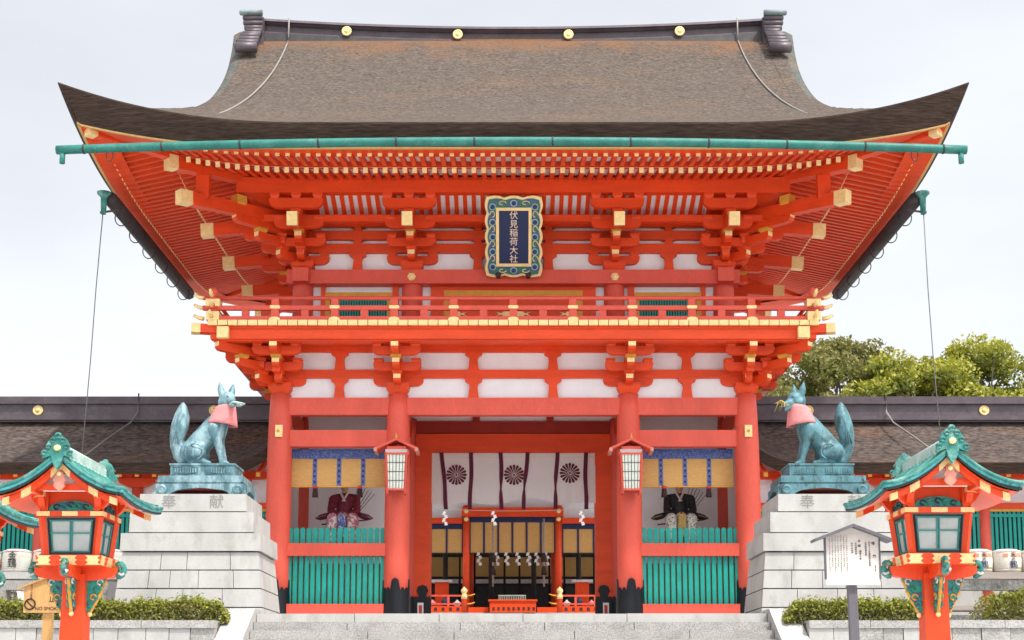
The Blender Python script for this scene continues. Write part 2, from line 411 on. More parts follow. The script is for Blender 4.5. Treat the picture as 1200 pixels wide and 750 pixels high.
# door frame in the middle row
span('door_lintel', -2.5, 2.5, 3.15, 4.60, 4.94, RED, .4)
span('door_lintel', -2.12, 2.12, 3.12, 4.42, 4.6, RED, .3)
span('head_beam', -2.5, 2.5, 3.15, 4.96, 5.28, DKRED, .26)
box('transom_wall', gate, -2.6, 2.6, 3.1, 3.2, 5.28, 6.3, WHITE)
for x in (-.95, .95): box('transom_strut', gate, x - .09, x + .09, 2.98, 3.1, 5.28, 5.9, DKRED)
for s in (-1, 1):
    j = box('door_jamb', gate, s * 2.09, s * 2.5, 2.95, 3.4, FLOOR, 4.6, RED)
    put('base_cover', prism_mesh([(-.22, 0), (.22, 0), (.22, .86), (.19, .95), (.1, .93), (.1, 1.0), (.15, 1.08), (.11, 1.2), (0, 1.24), (-.11, 1.2), (-.15, 1.08), (-.1, 1.0), (-.1, .93), (-.19, .95), (-.22, .86)], .05, BLACK), j, T_(s * 2.29, 2.93, FLOOR))
    n = box('notice_plate', gate, s * 2.33 - .075, s * 2.33 + .075, 2.80, 2.83, -.12, .60, SIGNW)
    box('notice_stripe', n, s * 2.33 - .04, s * 2.33 + .04, 2.793, 2.80, -.06, .54, INKRED)
box('ceiling', gate, -5.9, 5.9, .1, 6.4, 6.28, 6.34, RED)
for i in range(9):
    y = .5 + i * .66
    box('ceiling_joist', gate, -5.4, 5.4, y - .07, y + .07, 6.12, 6.28, RED)

# ---------------------------------------------------------------- brackets
_bm = {}
def arm_mesh(L, h, t, m):
    k = ('a', L, h, t, m.name)
    if k not in _bm:
        e = L / 2; c = h * .95
        right = [(e, h), (e, h * .62)] + [(e - c * (1 - math.cos(q)) * 1.0, h * .62 * (1 - math.sin(q))) for q in (PI / 8, PI / 4, 3 * PI / 8)] + [(e - c, 0)]
        pts = right + [(-x, z) for x, z in reversed(right)]
        _bm[k] = prism_mesh(pts, t, m, 'bracket_arm')
    return _bm[k]
def proj_mesh(b, e, h, t, m):
    """projecting arm, runs along y from +b to -e, gilded front face"""
    k = ('p', b, e, h, t, m.name)
    if k not in _bm:
        c = h * .8
        pts = [(-e, h), (-e, h * .5), (-e + c * .15, h * .22), (-e + c * .5, h * .04), (-e + c, 0), (b, 0), (b, h)]
        n = len(pts); bm = bmesh.new()
        va = [bm.verts.new((-t / 2, y, z)) for y, z in pts]; vb = [bm.verts.new((t / 2, y, z)) for y, z in pts]
        bm.faces.new(va); bm.faces.new(vb)
        for i in range(n):
            f = bm.faces.new((va[i], va[(i + 1) % n], vb[(i + 1) % n], vb[i]))
            if i == 0: f.material_index = 1
        _bm[k] = finish(bm, 'projecting_arm', [m, GOLD])
    return _bm[k]
def block_mesh(w, h, m):
    k = ('b', w, h, m.name)
    if k not in _bm:
        a = w * .36; b = w / 2; z = h * .45
        v = [(-a, -a, 0), (a, -a, 0), (a, a, 0), (-a, a, 0), (-b, -b, z), (b, -b, z), (b, b, z), (-b, b, z), (-b, -b, h), (b, -b, h), (b, b, h), (-b, b, h)]
        f = [(0, 3, 2, 1), (0, 1, 5, 4), (1, 2, 6, 5), (2, 3, 7, 6), (3, 0, 4, 7), (4, 5, 9, 8), (5, 6, 10, 9), (6, 7, 11, 10), (7, 4, 8, 11), (8, 9, 10, 11)]
        _bm[k] = newmesh('bearing_block', v, f, m)
    return _bm[k]
R90 = RZ(PI / 2)
def cross(br, T, y, z, L, h, bw, bh, m=RED):
    put('bracket_arm', arm_mesh(L, h, .15, m), br, T @ T_(0, y, z))
    for q in (-1, 0, 1):
        put('bearing_block', block_mesh(bw, bh, m), br, T @ T_(q * (L / 2 - bw * .55), y, z + h))
def bracket(T, z0, step, tier, ah, wall_first=True, tail=False, L=1.12, diag=False, daito=True, long=False):
    """bracket set in a local frame: x along the wall, -y outward"""
    if daito:
        br = put('bracket', block_mesh(.54, .25, RED), gate, T @ T_(0, 0, z0))
    else:
        br = put('bracket', block_mesh(.30, .12, RED), gate, T @ T_(0, 0, z0 + .25))
    k2 = math.sqrt(2) if diag else 1.0
    bh = tier - ah
    for k in range(1, 4):
        z = z0 + .2 + (k - 1) * tier
        put('projecting_arm', proj_mesh(.3, round(k * step * k2 + .13, 3), ah, .17, RED), br, T @ T_(0, 0, z))
        put('bearing_block', block_mesh(.24, bh, RED if k != 2 else OCHRE), br, T @ T_(0, -k * step * k2, z + ah))
        if not diag: cross(br, T, -(k - 1) * step, z, L if k > 1 else L + .06, ah, .22, bh)
    if tail:
        # slanting tail rafter with gilded end
        p = Vector((0, .4, z0 + 1.20)); e = Vector((0, -(step * 3 + .62) * k2, z0 + .72))
        if long: p, e = Vector((0, .4, z0 + 1.25)), Vector((0, -2.5 * k2, z0 + 1.05))
        ro = bar('tail_rafter', br, (T @ p), (T @ e), .23, .30, RED)
        d = (e - p).normalized()
        bar('gilded_end', br, (T @ (e - d * (.30 if long else .16))), (T @ (e + d * .012)), .245, .315, GOLD)
        if not diag: cross(br, T, -3 * step, z0 + 1.16, 1.26, .24, .23, .12)
        else: put('bearing_block', block_mesh(.26, .3, OCHRE), br, T @ T_(0, -3 * step * k2, z0 + 1.16))
    return br
LZ = 5.34
UZ = 8.46
UX, UYF, UYR = 5.1, .45, 5.85
def face(x, y, a): return T_(x, y, 0) @ RZ(a)
# lower tier: carries the balcony
for x in CXS: bracket(face(x, 0, 0), LZ, .40, .29, .20)
for s in (-1, 1):
    a = PI / 2 * s        # outward -y turned to face +x for s=+1
    for y in (0, 3.15, 6.3): bracket(face(s * 5.5, y, a), LZ, .40, .29, .20, daito=y != 0)
    bracket(face(s * 5.5, 0, PI / 4 * s), LZ, .40, .29, .20, diag=True, daito=False)
# upper tier: carries the eaves
for x in (-UX, -2.45, 2.45, UX): bracket(face(x, UYF, 0), UZ, .45, .31, .21, tail=True, L=1.18)
for s in (-1, 1):
    a = PI / 2 * s
    for y in (UYF, YC, UYR): bracket(face(s * UX, y, a), UZ, .45, .31, .21, tail=True, L=1.18, daito=y != UYF, long=True)
    bracket(face(s * UX, UYF, PI / 4 * s), UZ, .45, .31, .21, tail=True, diag=True, daito=False, long=True)
    bracket(face(s * UX, UYR, PI / 4 * s * 3), UZ, .45, .31, .21, tail=True, diag=True, daito=False, long=True)

# ---------------------------------------------------------------- bracket-zone walls
def strut(x, y, z0, z1, w=.22):
    """queen post with flared head and bearing block"""
    h = z1 - z0
    pts = [(-w / 2 - .015, 0), (w / 2 + .015, 0), (w / 2 - .015, h * .55), (w / 2, h * .72), (w / 2 + .09, h * .84), (w / 2 + .09, h), (-w / 2 - .09, h), (-w / 2 - .09, h * .84), (-w / 2, h * .72), (-w / 2 + .015, h * .55)]
    k = ('s', round(h, 3), w)
    if k not in _bm: _bm[k] = prism_mesh(pts, .16, RED, 'strut')
    return put('strut', _bm[k], gate, T_(x, y, z0))
for yy, sg in ((0, 1), (6.3, -1)):
    box('plaster_panel', gate, -5.5, 5.5, yy + .02 * sg, yy + .1 * sg, 5.25, 6.5, WHITE)
    box('wall_beam', gate, -6.2, 6.2, yy - .1, yy + .1, 5.735, 5.93, RED)
    box('wall_beam', gate, -6.4, 6.4, yy - .1, yy + .1, 6.36, 6.5, RED)
for x in (-4.11, -.94, .94, 4.11):
    strut(x, -.05, 5.25, 5.735); strut(x, -.05, 5.93, 6.37)
for s in (-1, 1):
    box('plaster_panel', gate, s * 5.42, s * 5.48, 0.12, 6.2, 5.25, 6.3, WHITE)
    box('wall_beam', gate, s * 5.5 - .09, s * 5.5 + .09, -.8, 7, 5.74, 5.925, RED)
    box('wall_beam', gate, s * 5.5 - .09, s * 5.5 + .09, -.9, 7.2, 6.365, 6.495, RED)
for yo, L in ((-.8, 6.8),):      # runners on the outer steps
    box('runner_beam', gate, -L, L, yo - .08, yo + .08, 6.12 + (.0 if yo > -.5 else .29), 6.32 + (.0 if yo > -.5 else .21), RED)
# balcony
HB = 6.98
balc = box('balcony', gate, -HB + .15, HB - .15, -1.38, 7.7, 6.60, 6.66, RED)
box('edge_beam', balc, -HB + .05, HB - .05, -1.36, -1.12, 6.37, 6.595, RED)
box('edge_beam', balc, -HB + .1, HB - .1, -1.30, -1.10, 6.335, 6.368, RED)
for s in (-1, 1):
    box('edge_beam', balc, s * (HB - .12), s * (HB - .36), -1.1, 7.6, 6.37, 6.595, RED)
    box('edge_board', balc, s * (HB - .12), s * HB, -1.4, 7.75, 6.665, 6.77, RED)
box('balcony_soffit', balc, -HB + .3, HB - .3, -1.13, .02, 6.49, 6.51, RED)
for s in (-1, 1): box('balcony_soffit', balc, s * 5.6, s * (HB - .3), .02, 7.5, 6.491, 6.511, RED)
# floor boards with gilded ends
bw = 2 * HB / 61
bmf = bmesh.new()
for a, b, mi in ((-.5, -.44, 1), (-.44, .5, 0)):
    vs8 = [bmf.verts.new((x, (a if y < 0 else b), z)) for z in (-.5, .5) for x, y in ((-.5, -1), (.5, -1), (.5, 1), (-.5, 1))]
    for f in CF:
        q = bmf.faces.new([vs8[i] for i in f]); q.material_index = mi
boardm = finish(bmf, 'floor_board', [RED, GOLD])
for i in range(61):
    x = -HB + (i + .5) * bw
    put('floor_board', boardm, balc, T_(x, -.76, 6.722) @ SC(bw - .016, 1.46, .118))
# corner nosing of the balcony
for s in (-1, 1):
    c = Vector((s * (HB - .2), -1.25, 6.60)); d = Vector((s, -.25, 0)).normalized()
    bar('corner_nose', balc, c - d * .4, c + d * .42, .26, .2, RED)
    bar('gilded_end', balc, c + d * .40, c + d * .60, .275, .215, GOLD)
    box('corner_plate', balc, s * (HB - .36) - .13, s * (HB - .36) + .13, -1.53, -1.375, 6.36, 6.62, GOLD)
# railing
rail = box('balcony_railing', gate, -HB + .1, HB - .1, -1.42, -1.28, 6.785, 6.885, COLRED)
def rails(p, q):
    bar('middle_rail', rail, (p[0], p[1], 7.09), (q[0], q[1], 7.09), .11, .10, COLRED)
    put('top_rail', tube_mesh([(p[0], p[1], 7.325), (q[0], q[1], 7.325)], .048, COLRED, 10), rail)
RB = 6.87; RY_ = -1.35
rails((-RB - .25, RY_), (RB + .25, RY_))
for s in (-1, 1):
    box('bottom_rail', rail, s * RB - .07, s * RB + .07, RY_ + .1, 7.6, 6.79, 6.88, COLRED)
    rails((s * RB, RY_ - .25), (s * RB, 7.6))
    # upturned gilded rail ends
    for z, r in ((7.325, .05), (7.09, .05), (6.84, .05)):
        for d in (Vector((s, 0, 0)), Vector((0, -1, 0))):
            b0 = Vector((s * RB, RY_, z)) + d * .22
            put('rail_tip', tube_mesh([b0, b0 + d * .12 + Vector((0, 0, .02)), b0 + d * .24 + Vector((0, 0, .08))], [r, r * .9, r * .6], GOLD, 8), rail)
postm = prism_mesh([(-.1, 0), (.1, 0), (.085, .25), (.085, .52), (-.085, .52), (-.085, .25)], .15, COLRED, 'railing_post')
goldcap = prism_mesh([(-.13, 0), (.13, 0), (.115, .05), (.07, .075), (.0, .082), (-.07, .075), (-.115, .05)], .19, GOLD, 'gilded_cap')
goldband = prism_mesh([(-.12, .03), (-.1, 0), (.1, 0), (.12, .03), (.105, .075), (-.105, .075)], .175, GOLD, 'gilded_band')
shortm = cube(COLRED)
def railing_post(x, y, a=0):
    T = T_(x, y, 0) @ RZ(a)
    p = put('railing_post', postm, rail, T @ T_(0, 0, 6.78))
    put('gilded_cap', goldcap, rail, T @ T_(0, -.02, 6.78)); put('gilded_band', goldband, rail, T @ T_(0, -.005, 7.06))
for k in range(-4, 5): railing_post(k * 1.364, RY_)
for k in range(-5, 5):
    x = (k + .5) * 1.364
    box('short_post', rail, x - .085, x + .085, RY_ - .04, RY_ + .04, 6.885, 7.04, COLRED)
for s in (-1, 1):
    for k in range(1, 7): railing_post(s * RB, RY_ + k * 1.4, PI / 2)
    cp = put('corner_post', lathe_mesh([(.12, 0), (.12, .6), (.13, .62), (.06, .64), (.06, .68), (.085, .74), (.08, .80), (.03, .86), (.005, .88)], 14, COLRED, 'corner_post'), rail, T_(s * RB, RY_, 6.70))
    box('gilded_band', rail, s * RB - .16, s * RB + .16, RY_ - .16, RY_ + .16, 7.10, 7.27, GOLD)
    box('gilded_band', rail, s * RB - .15, s * RB + .15, RY_ - .15, RY_ + .15, 6.78, 6.98, GOLD)
    put('finial', lathe_mesh([(.05, 0), (.055, .03), (.085, .09), (.08, .15), (.03, .21), (.004, .23)], 14, COLRED, 'finial'), rail, T_(s * RB, RY_, 7.36))
# upper storey
ucol = lathe_mesh([(.25, 0), (.25, 1.2), (.24, 1.68)], 24, COLRED, 'upper_column')
for y in (UYF, YC, UYR):
    for x in (-UX, -2.45, 2.45, UX):
        if y == YC and abs(x) < 3: continue
        put('upper_column', ucol, gate, T_(x, y, 6.78))
for y, t in ((UYF, -.1), (UYR, .1)):
    box('head_beam', gate, -5.46, 5.46, y - .2 + t, y + .2 + t, 8.115, 8.457, COLRED)
for s in (-1, 1): box('head_beam', gate, s * UX - .19, s * UX + .19, UYF - .5, UYR + .5, 8.12, 8.45, COLRED)
hexm = lathe_mesh([(.085, 0), (.075, .03), (.05, .035), (.045, .05), (.02, .055)], 6, GOLD, 'gilded_boss', smooth=False)
for x in (-UX, -2.45, 2.45, UX): put('gilded_boss', hexm, gate, T_(x, UYF - .30, 8.28) @ RX(PI / 2) @ SC(1.25, 1.25, 1))
yw = UYF
box('plaster_wall', gate, -UX, UX, yw + .05, yw + .13, 6.78, 8.12, WHITE)
for s in (-1, 1): box('plaster_wall', gate, s * UX - .05, s * UX + .05, UYF, UYR, 6.78, 9.9, WHITE)
box('plaster_wall', gate, -UX, UX, UYR - .1, UYR - .02, 6.78, 9.9, WHITE)
box('plaster_panel', gate, -UX, UX, yw + .06, yw + .14, 8.457, 9.95, WHITE)
# central doors with ochre frame and gilt straps
fr = box('door_frame', gate, -1.68, 1.68, yw - .08, yw + .04, 7.86, 8.0, OCHRE)
for s in (-1, 1): box('frame_post', fr, s * 1.54, s * 1.68, yw - .07, yw + .03, 6.78, 7.86, OCHRE)
box('frame_beam', fr, -2.0, 2.0, yw - .05, yw + .045, 8.0, 8.11, RED)
for s in (-1, 1): box('frame_beam', fr, s * 1.68, s * 2.0, yw - .045, yw + .045, 6.78, 8.0, RED)
for s in (-1, 1):
    d = box('upper_door', gate, s * .01, s * 1.54, yw - .03, yw + .035, 6.78, 7.86, RED)
    for x, dr in ((.08, 1), (1.46, -1)):
        for z in (7.42, 7.0):
            pts = [(0, -.07), (.16, -.06), (.2, -.015), (.34, -.05), (.26, 0), (.34, .05), (.2, .015), (.16, .06), (0, .07)]
            put('gilt_strap', prism_mesh([(s * (x + dr * a), b) for a, b in pts], .012, GOLD), d, T_(0, yw - .045, z))
# side windows with green slats
for s in (-1, 1):
    w = box('slat_window', gate, s * 2.98, s * 4.5, yw + .0, yw + .045, 6.9, 7.86, DARK)
    box('window_frame', w, s * 2.93, s * 4.55, yw - .06, yw + .04, 7.84, 7.96, OCHRE)
    box('window_frame', w, s * 2.93, s * 4.55, yw - .06, yw + .04, 6.8, 6.92, OCHRE)
    for a in (2.93, 4.43): box('window_frame', w, s * a, s * (a + .12), yw - .055, yw + .04, 6.92, 7.84, OCHRE)
    for i in range(22):
        x = s * (3.06 + i * .0635)
        box('slat', w, x - .02, x + .02, yw - .035, yw - .001, 6.92, 7.84, TEAL)
    for a, b in ((2.78, 2.93), (4.55, 4.66)): box('frame_post', gate, s * a, s * b, yw - .05, yw + .045, 6.78, 8.115, RED)
# upper bracket-zone beams and struts
for z0, z1, L in ((8.95, 9.17, 5.9), (9.28, 9.49, 6.2), (9.60, 9.80, 6.4)):
    box('wall_beam', gate, -L, L, yw - .1, yw + .1, z0, z1, RED)
    for s in (-1, 1): box('wall_beam', gate, s * UX - .1, s * UX + .1, UYF - .9, UYR + .9, z0 + .004, z1 - .004, RED)
    box('wall_beam', gate, -L, L, UYR - .1, UYR + .1, z0, z1, RED)
for x in (-3.78, -.86, .86, 3.78):
    strut(x, yw - .05, 8.457, 8.95); strut(x, yw - .05, 9.17, 9.28, .18); strut(x, yw - .05, 9.49, 9.6, .18)
    strut(x, yw - .05, 9.49, 9.6, .18)
for i, y in enumerate((0.0, -.45)):
    L = 6.0 + .4 * i
    box('runner_beam', gate, -L, L, y - .08, y + .08, 9.52 + .0 * i if i == 0 else 9.44, 9.74 if i == 0 else 9.6, RED)
    for s in (-1, 1): box('runner_beam', gate, s * (UX + .45 + .45 * i) - .08, s * (UX + .45 + .45 * i) + .08, y, 2 * YC - y, 9.525 if i == 0 else 9.445, 9.735 if i == 0 else 9.595, RED)

# ---------------------------------------------------------------- the roof
RIDGEP = mat('ridge_patina', (.20, .25, .26), .2, 5, .6, col2=(.11, .10, .11), c2=(.45, .65))
MOSSY = mat('mossy_bark', (.075, .088, .08), .3, 4, .9, col2=(.13, .095, .07), c2=(.48, .6), fine=(14, .3))
HX, HY = 9.76, 7.35
P0 = 10.40
def prof(d): return P0 + .44 * d + .0442 * d * d
def clamp(x, a=0., b=1.): return max(a, min(b, x))
def upturn(x, y):
    cx = clamp((abs(x) - 4.5) / 5.26); cy = clamp((abs(y - YC) - 2.1) / 5.25)
    return .9 * (cx * cy) ** 2.2
GAB = 6.7
roof = thing_roof = put('roof', None, gate, T_(0, YC, 10))
def rz_top(x, y, skirt):
    dx, dy = HX - abs(x), HY - abs(y - YC)
    z = min(prof(dx), prof(dy)) if skirt else prof(dy)
    return z + upturn(x, y)
def rough_top(x, y, skirt):
    return rz_top(x, y, skirt)
ys = [YC - HY + HY * (i / 44) for i in range(45)]; ys = ys + [2 * YC - y for y in reversed(ys[:-1])]
put('bark_slope', grid_mesh(lambda x, y: (x, y, rough_top(x, y, False)), lin(-GAB, GAB, 61), ys, BARK, 'bark_slope'), roof)
for s in (-1, 1):
    xs = [s * GAB + s * (HX - GAB) * (i / 30) for i in range(31)]
    put('bark_skirt', grid_mesh(lambda x, y: (x, y, rough_top(x, y, True)), xs, ys, BARK, 'bark_skirt', flip=s < 0), roof)
    # gable wall
    gy = lin(-4.4, 4.4, 23)
    gv = [(s * (GAB + .01), YC + y, prof(HY - abs(y)) - .25) for y in gy] + [(s * (GAB + .01), YC + y, prof(2.9) - .3) for y in gy]
    put('gable_wall', newmesh('gable', gv, [(i, i + 1, 24 + i, 23 + i) for i in range(22)], WHITE), roof)
    for y in (-2.4, -1.2, 0, 1.2, 2.4):
        box('gable_lattice', roof, s * GAB, s * (GAB + .08), YC + y - .1, YC + y + .1, prof(2.9) - .1, prof(HY - abs(y)) - .3, RED)
    # verge: the upper slope sweeps out past the gable
    for sg in (-1, 1):
        bm = bmesh.new(); NS, NT = 30, 10; top = []; bot = []
        for i in range(NS + 1):
            t = i / NS
            xe = 7.12 + .40 * t ** 2 + .42 * (1 - t) ** 3
            dy = (HX - xe) + t * (HY - (HX - xe))
            rt = []; rb = []
            for j in range(NT + 1):
                q = j / NT
                x = GAB - .02 + (xe - GAB + .02) * q
                d0 = max(dy, 0); roll = -.16 * q ** 4 * min(1, t * 4)
                z = prof(d0) + .012 + roll
                rt.append(bm.verts.new((s * x, YC + sg * (HY - d0), z)))
                rb.append(bm.verts.new((s * (x - .12 * q), YC + sg * (HY - d0), z - (.42 * min(1, .12 + t * 3)))))
            top.append(rt); bot.append(rb)
        for i in range(NS):
            for j in range(NT):
                f = bm.faces.new((top[i][j], top[i][j + 1], top[i + 1][j + 1], top[i + 1][j])); f.material_index = 2 if j >= 6 and i > 6 else 0
                bm.faces.new((bot[i][j], bot[i + 1][j], bot[i + 1][j + 1], bot[i][j + 1]))
            f = bm.faces.new((top[i][NT], bot[i][NT], bot[i + 1][NT], top[i + 1][NT])); f.material_index = 1
        bm.faces.new([top[0][j] for j in range(NT + 1)] + [bot[0][j] for j in reversed(range(NT + 1))])
        put('verge', finish(bm, 'verge', [BARK, BARKEDGE, MOSSY], smooth=False), roof)
        bv = []
        pts = [(7.12 + .30 * t ** 2 - .25, t) for t in lin(0.05, 1, 12)]
        put('bargeboard', tube_mesh([(s * x, YC + sg * (HY - ((HX - 7.3) + t * (HY - (HX - 7.3)))), prof((HX - 7.3) + t * (HY - (HX - 7.3))) - .62) for x, t in pts], .2, RED, 4), roof)
# thick cut edge of the bark along the eaves, leaning in towards its foot
def edge_pts(n=90):
    out = []
    for i in range(n): out.append((-HX + 2 * HX * i / n, YC - HY))
    for i in range(n): out.append((HX, YC - HY + 2 * HY * i / n))
    for i in range(n): out.append((HX - 2 * HX * i / n, YC + HY))
    for i in range(n): out.append((-HX, YC + HY - 2 * HY * i / n))
    return out
def inset(x, y, d): return (math.copysign(min(abs(x), HX - d), x) if abs(abs(x)) > HX - d else x, YC + (math.copysign(HY - d, y - YC) if abs(y - YC) > HY - d else y - YC))
EP = edge_pts()
ev = []; ef = []; efm = []
for x, y in EP:
    u = upturn(x, y); c2 = (u / .9) ** .9
    z = P0 + u
    th = .42 + .27 * c2
    xi, yi = inset(x, y, .34); xj, yj = inset(x, y, .40); xk, yk = inset(x, y, 1.0)
    ev += [(x, y, z + .004), (x, y, z - .03), (xi, yi, z - th), (xi, yi, z - th - .035), (xj, yj, z - th - .036), (xk, yk, z - th + .03)]
n = len(EP); K = 6
for i in range(n):
    j = (i + 1) % n
    for q in range(K - 1):
        ef.append((i * K + q, i * K + q + 1, j * K + q + 1, j * K + q)); efm.append((0, 0, 1, 1, 2)[q])
put('eave_edge', newmesh('eave_edge', ev, ef, [BARKEDGE, WOOD, RED], efm), roof)

# rafters, soffits and eave boards on three sides (and a plain soffit behind)
def uplift(s, o, a):
    s0 = a - .6
    return .62 * clamp((abs(s) - s0) / (a + o - s0)) ** 2.2 * (max(o, 0) / 4.3) ** 1.3
def zb(o): return 10.08 + .22 * (2.65 - o)
def zf(o): return 9.97 + .20 * (3.95 - o)
def rafter_mesh(w, h):
    v = []
    bm = bmesh.new()
    for a, b, mi in ((0, .985, 0), (.985, 1, 1)):
        q = [bm.verts.new((x, -y, z)) for z in (-h / 2, h / 2) for x, y in ((-w / 2, b), (w / 2, b), (w / 2, a), (-w / 2, a))]
        for f in CF:
            g = bm.faces.new([q[i] for i in f]); g.material_index = mi
    return finish(bm, 'rafter', [RED, GOLD])
rm_base, rm_fly = rafter_mesh(.105, .125), rafter_mesh(.095, .115)
SP = .2235
def place_rafter(name, me, T, wdist, s, o0, o1, zfn, a):
    za = zfn(o0) + uplift(s, o0, a); zc = zfn(o1) + uplift(s, o1, a)
    L = math.hypot(o1 - o0, zc - za); ang = math.atan2(zc - za, o1 - o0)
    put(name, me, roof, T @ T_(s, -(wdist + o0), za) @ RX(-ang) @ SC(1, L, 1))
for T, wd, a, full in ((T_(0, YC, 0), 2.7, UX, 1), (T_(0, YC, 0) @ RZ(PI / 2), UX, 2.7, 1), (T_(0, YC, 0) @ RZ(-PI / 2), UX, 2.7, 1), (T_(0, YC, 0) @ RZ(PI), 2.7, UX, 0)):
    if full:
        nb = int((a + 2.5) / SP)
        for i in range(-nb, nb + 1):
            s = i * SP
            o0 = max(.2, abs(s) - a + .12)
            if 2.65 - o0 > .12: place_rafter('base_rafter', rm_base, T, wd, s, o0, 2.65, zb, a)
        nf = int((a + 3.85) / SP)
        for i in range(-nf, nf + 1):
            s = i * SP
            o0 = max(2.3, abs(s) - a + .12)
            if 3.95 - o0 > .1: place_rafter('flying_rafter', rm_fly, T, wd, s, o0, 3.95, zf, a)
    def sheet(o0, o1, zfn, dz, m, nm, no=6):
        def fn(u, w):
            o = o0 + (o1 - o0) * w
            s = u * (a + o)
            p = T @ Vector((s, -(wd + o), zfn(o) + uplift(s, o, a) + dz)); return tuple(p)
        put(nm, grid_mesh(fn, lin(-1, 1, 49), lin(0, 1, no), m, nm, flip=False), roof)
    sheet(0.0, 2.66, zb, .066, WHITE, 'soffit_board')
    sheet(2.5, 3.97, zf, .062, WHITE, 'soffit_board')
    # boards over the rafter ends
    def strip(o0, o1, z0, z1, m, nm):
        v = []; f = []
        us = lin(-1, 1, 61)
        for u in us:
            for o, z in ((o0, z0), (o1, z0), (o1, z1), (o0, z1)):
                s = u * (a + o); v.append(tuple(T @ Vector((s, -(wd + o), z + uplift(s, (o0 + o1) / 2, a)))))
        for i in range(len(us) - 1):
            for q in range(4): f.append((i * 4 + q, i * 4 + (q + 1) % 4, i * 4 + 4 + (q + 1) % 4, i * 4 + 4 + q))
        put(nm, newmesh(nm, v, f, m), roof)
    strip(2.53, 2.63, zb(2.65) + .067, zf(2.6) + .05, RED, 'eave_batten')
    strip(3.82, 3.99, zf(3.95) + .06, zf(3.95) + .14, RED, 'eave_batten')
    # purlin carried by the brackets
    put('eave_purlin', cube(RED), roof, T @ T_(0, -(wd + 1.35), 10.17) @ SC(2 * (a + 1.35) + .1 - (.3 if abs(a - UX) > 1 else 0), .22, .375))
    # slanting ribbed soffit between wall and purlin
    sl = []
    p0 = (-(wd + .48), 9.735); p1 = (-(wd + 1.26), 9.985)
    for (aa, bb) in ((-1, 1),):
        e0 = e1 = a - .45
        v = [tuple(T @ Vector((x, y, z + .03))) for x, y, z in ((-e0, p0[0], p0[1]), (e0, p0[0], p0[1]), (e1, p1[0], p1[1]), (-e1, p1[0], p1[1]))]
        put('ribbed_soffit', newmesh('soffit', v, [(0, 1, 2, 3)], WHITE), roof)
        for q in (-1, 1):
            v = [tuple(T @ Vector((q * x, y, z + .03))) for x, y, z in ((e0, p0[0], p0[1]), (a + .48, p0[0], p0[1]), (a + 1.26, p1[0], p1[1]), (e0, p1[0], p1[1]))]
            put('corner_soffit', newmesh('corner_soffit', v, [(0, 1, 2, 3)], RED), roof)
    if full and a > 4:
        nr = int((a - .4) / .208)
        for i in range(-nr, nr + 1):
            x = (i + .5) * .208
            bar('soffit_rib', roof, T @ Vector((x, p0[0], p0[1])), T @ Vector((x, p1[0], p1[1])), .095, .07, RED)
# hip rafters with gilded ends
for s in (-1, 1):
    for sg, yw_ in ((-1, UYF), (1, UYR)):
        def hp(o, z): return Vector((s * (UX + o), yw_ + sg * o, z))
        bar('hip_rafter', roof, hp(0, zb(0) - .1), hp(2.72, zb(2.72) + uplift(UX + 2.72, 2.72, UX) - .16), .26, .30, RED)
        bar('gilded_end', roof, hp(2.58, zb(2.58) + uplift(UX + 2.58, 2.58, UX) - .158), hp(2.735, zb(2.735) + uplift(UX + 2.735, 2.735, UX) - .162), .275, .315, GOLD)
        bar('hip_rafter', roof, hp(2.2, zf(2.2) + .12), hp(4.1, zf(4.1) + uplift(UX + 4.1, 4.1, UX) - .08), .22, .24, RED)
        bar('gilded_end', roof, hp(4.0, zf(4.0) + uplift(UX + 4.0, 4.0, UX) - .075), hp(4.14, zf(4.14) + uplift(UX + 4.14, 4.14, UX) - .08), .24, .26, GOLD)
        bar('end_cap', roof, hp(3.95, zf(4.0) + uplift(UX + 4.0, 4.0, UX) + .09), hp(4.26, zf(4.2) + uplift(UX + 4.2, 4.2, UX) + .09), .3, .07, BLACK)
        # struts under the hip
        bar('hip_strut', roof, hp(2.05, 9.6), hp(2.05, zb(2.05) - .05), .2, .3, RED)
# ridge
def rsag(x): return .26 * (x / 7.0) ** 2
def ridge_part(name, w0, w1, z0, z1, L, m, parent=None):
    v = []; f = []
    xs = lin(-L, L, 33)
    for x in xs:
        d = rsag(x)
        for y, z in ((-w0, z0), (w0, z0), (w1, z1), (-w1, z1)): v.append((x, YC + y, z + d))
    for i in range(len(xs) - 1):
        for q in range(4): f.append((i * 4 + q, i * 4 + 4 + q, i * 4 + 4 + (q + 1) % 4, i * 4 + (q + 1) % 4))
    f += [(0, 1, 2, 3), tuple(reversed([len(v) - 4 + q for q in range(4)]))]
    return put(name, newmesh(name, v, f, m), parent or roof)
ridge_part('ridge_foot', .56, .50, 15.10, 15.49, 6.8, DKGREY)
ridge_part('ridge_body', .36, .36, 15.43, 15.85, 6.75, RIDGE)
ridge_part('ridge_moulding', .50, .44, 15.47, 15.55, 6.75, RIDGE)
ridge_part('ridge_moulding', .40, .48, 15.75, 15.80, 6.75, RIDGE)
ridge_part('ridge_cap', .54, .46, 15.80, 15.90, 6.8, RIDGE)
ridge_part('ridge_cap', .44, .2, 15.90, 15.96, 6.8, RIDGEP)
crest = lathe_mesh([(.155, 0), (.155, .03), (.12, .05), (.115, .035), (.06, .04), (.06, .06), (.01, .065)], 22, GOLD, 'crest')
for x in (-4.42, -1.47, 1.47, 4.42):
    put('gilded_crest', crest, roof, T_(x, YC - .53, 15.63 + rsag(x))  @ RX(PI / 2) @ SC(.85, .85, .8))
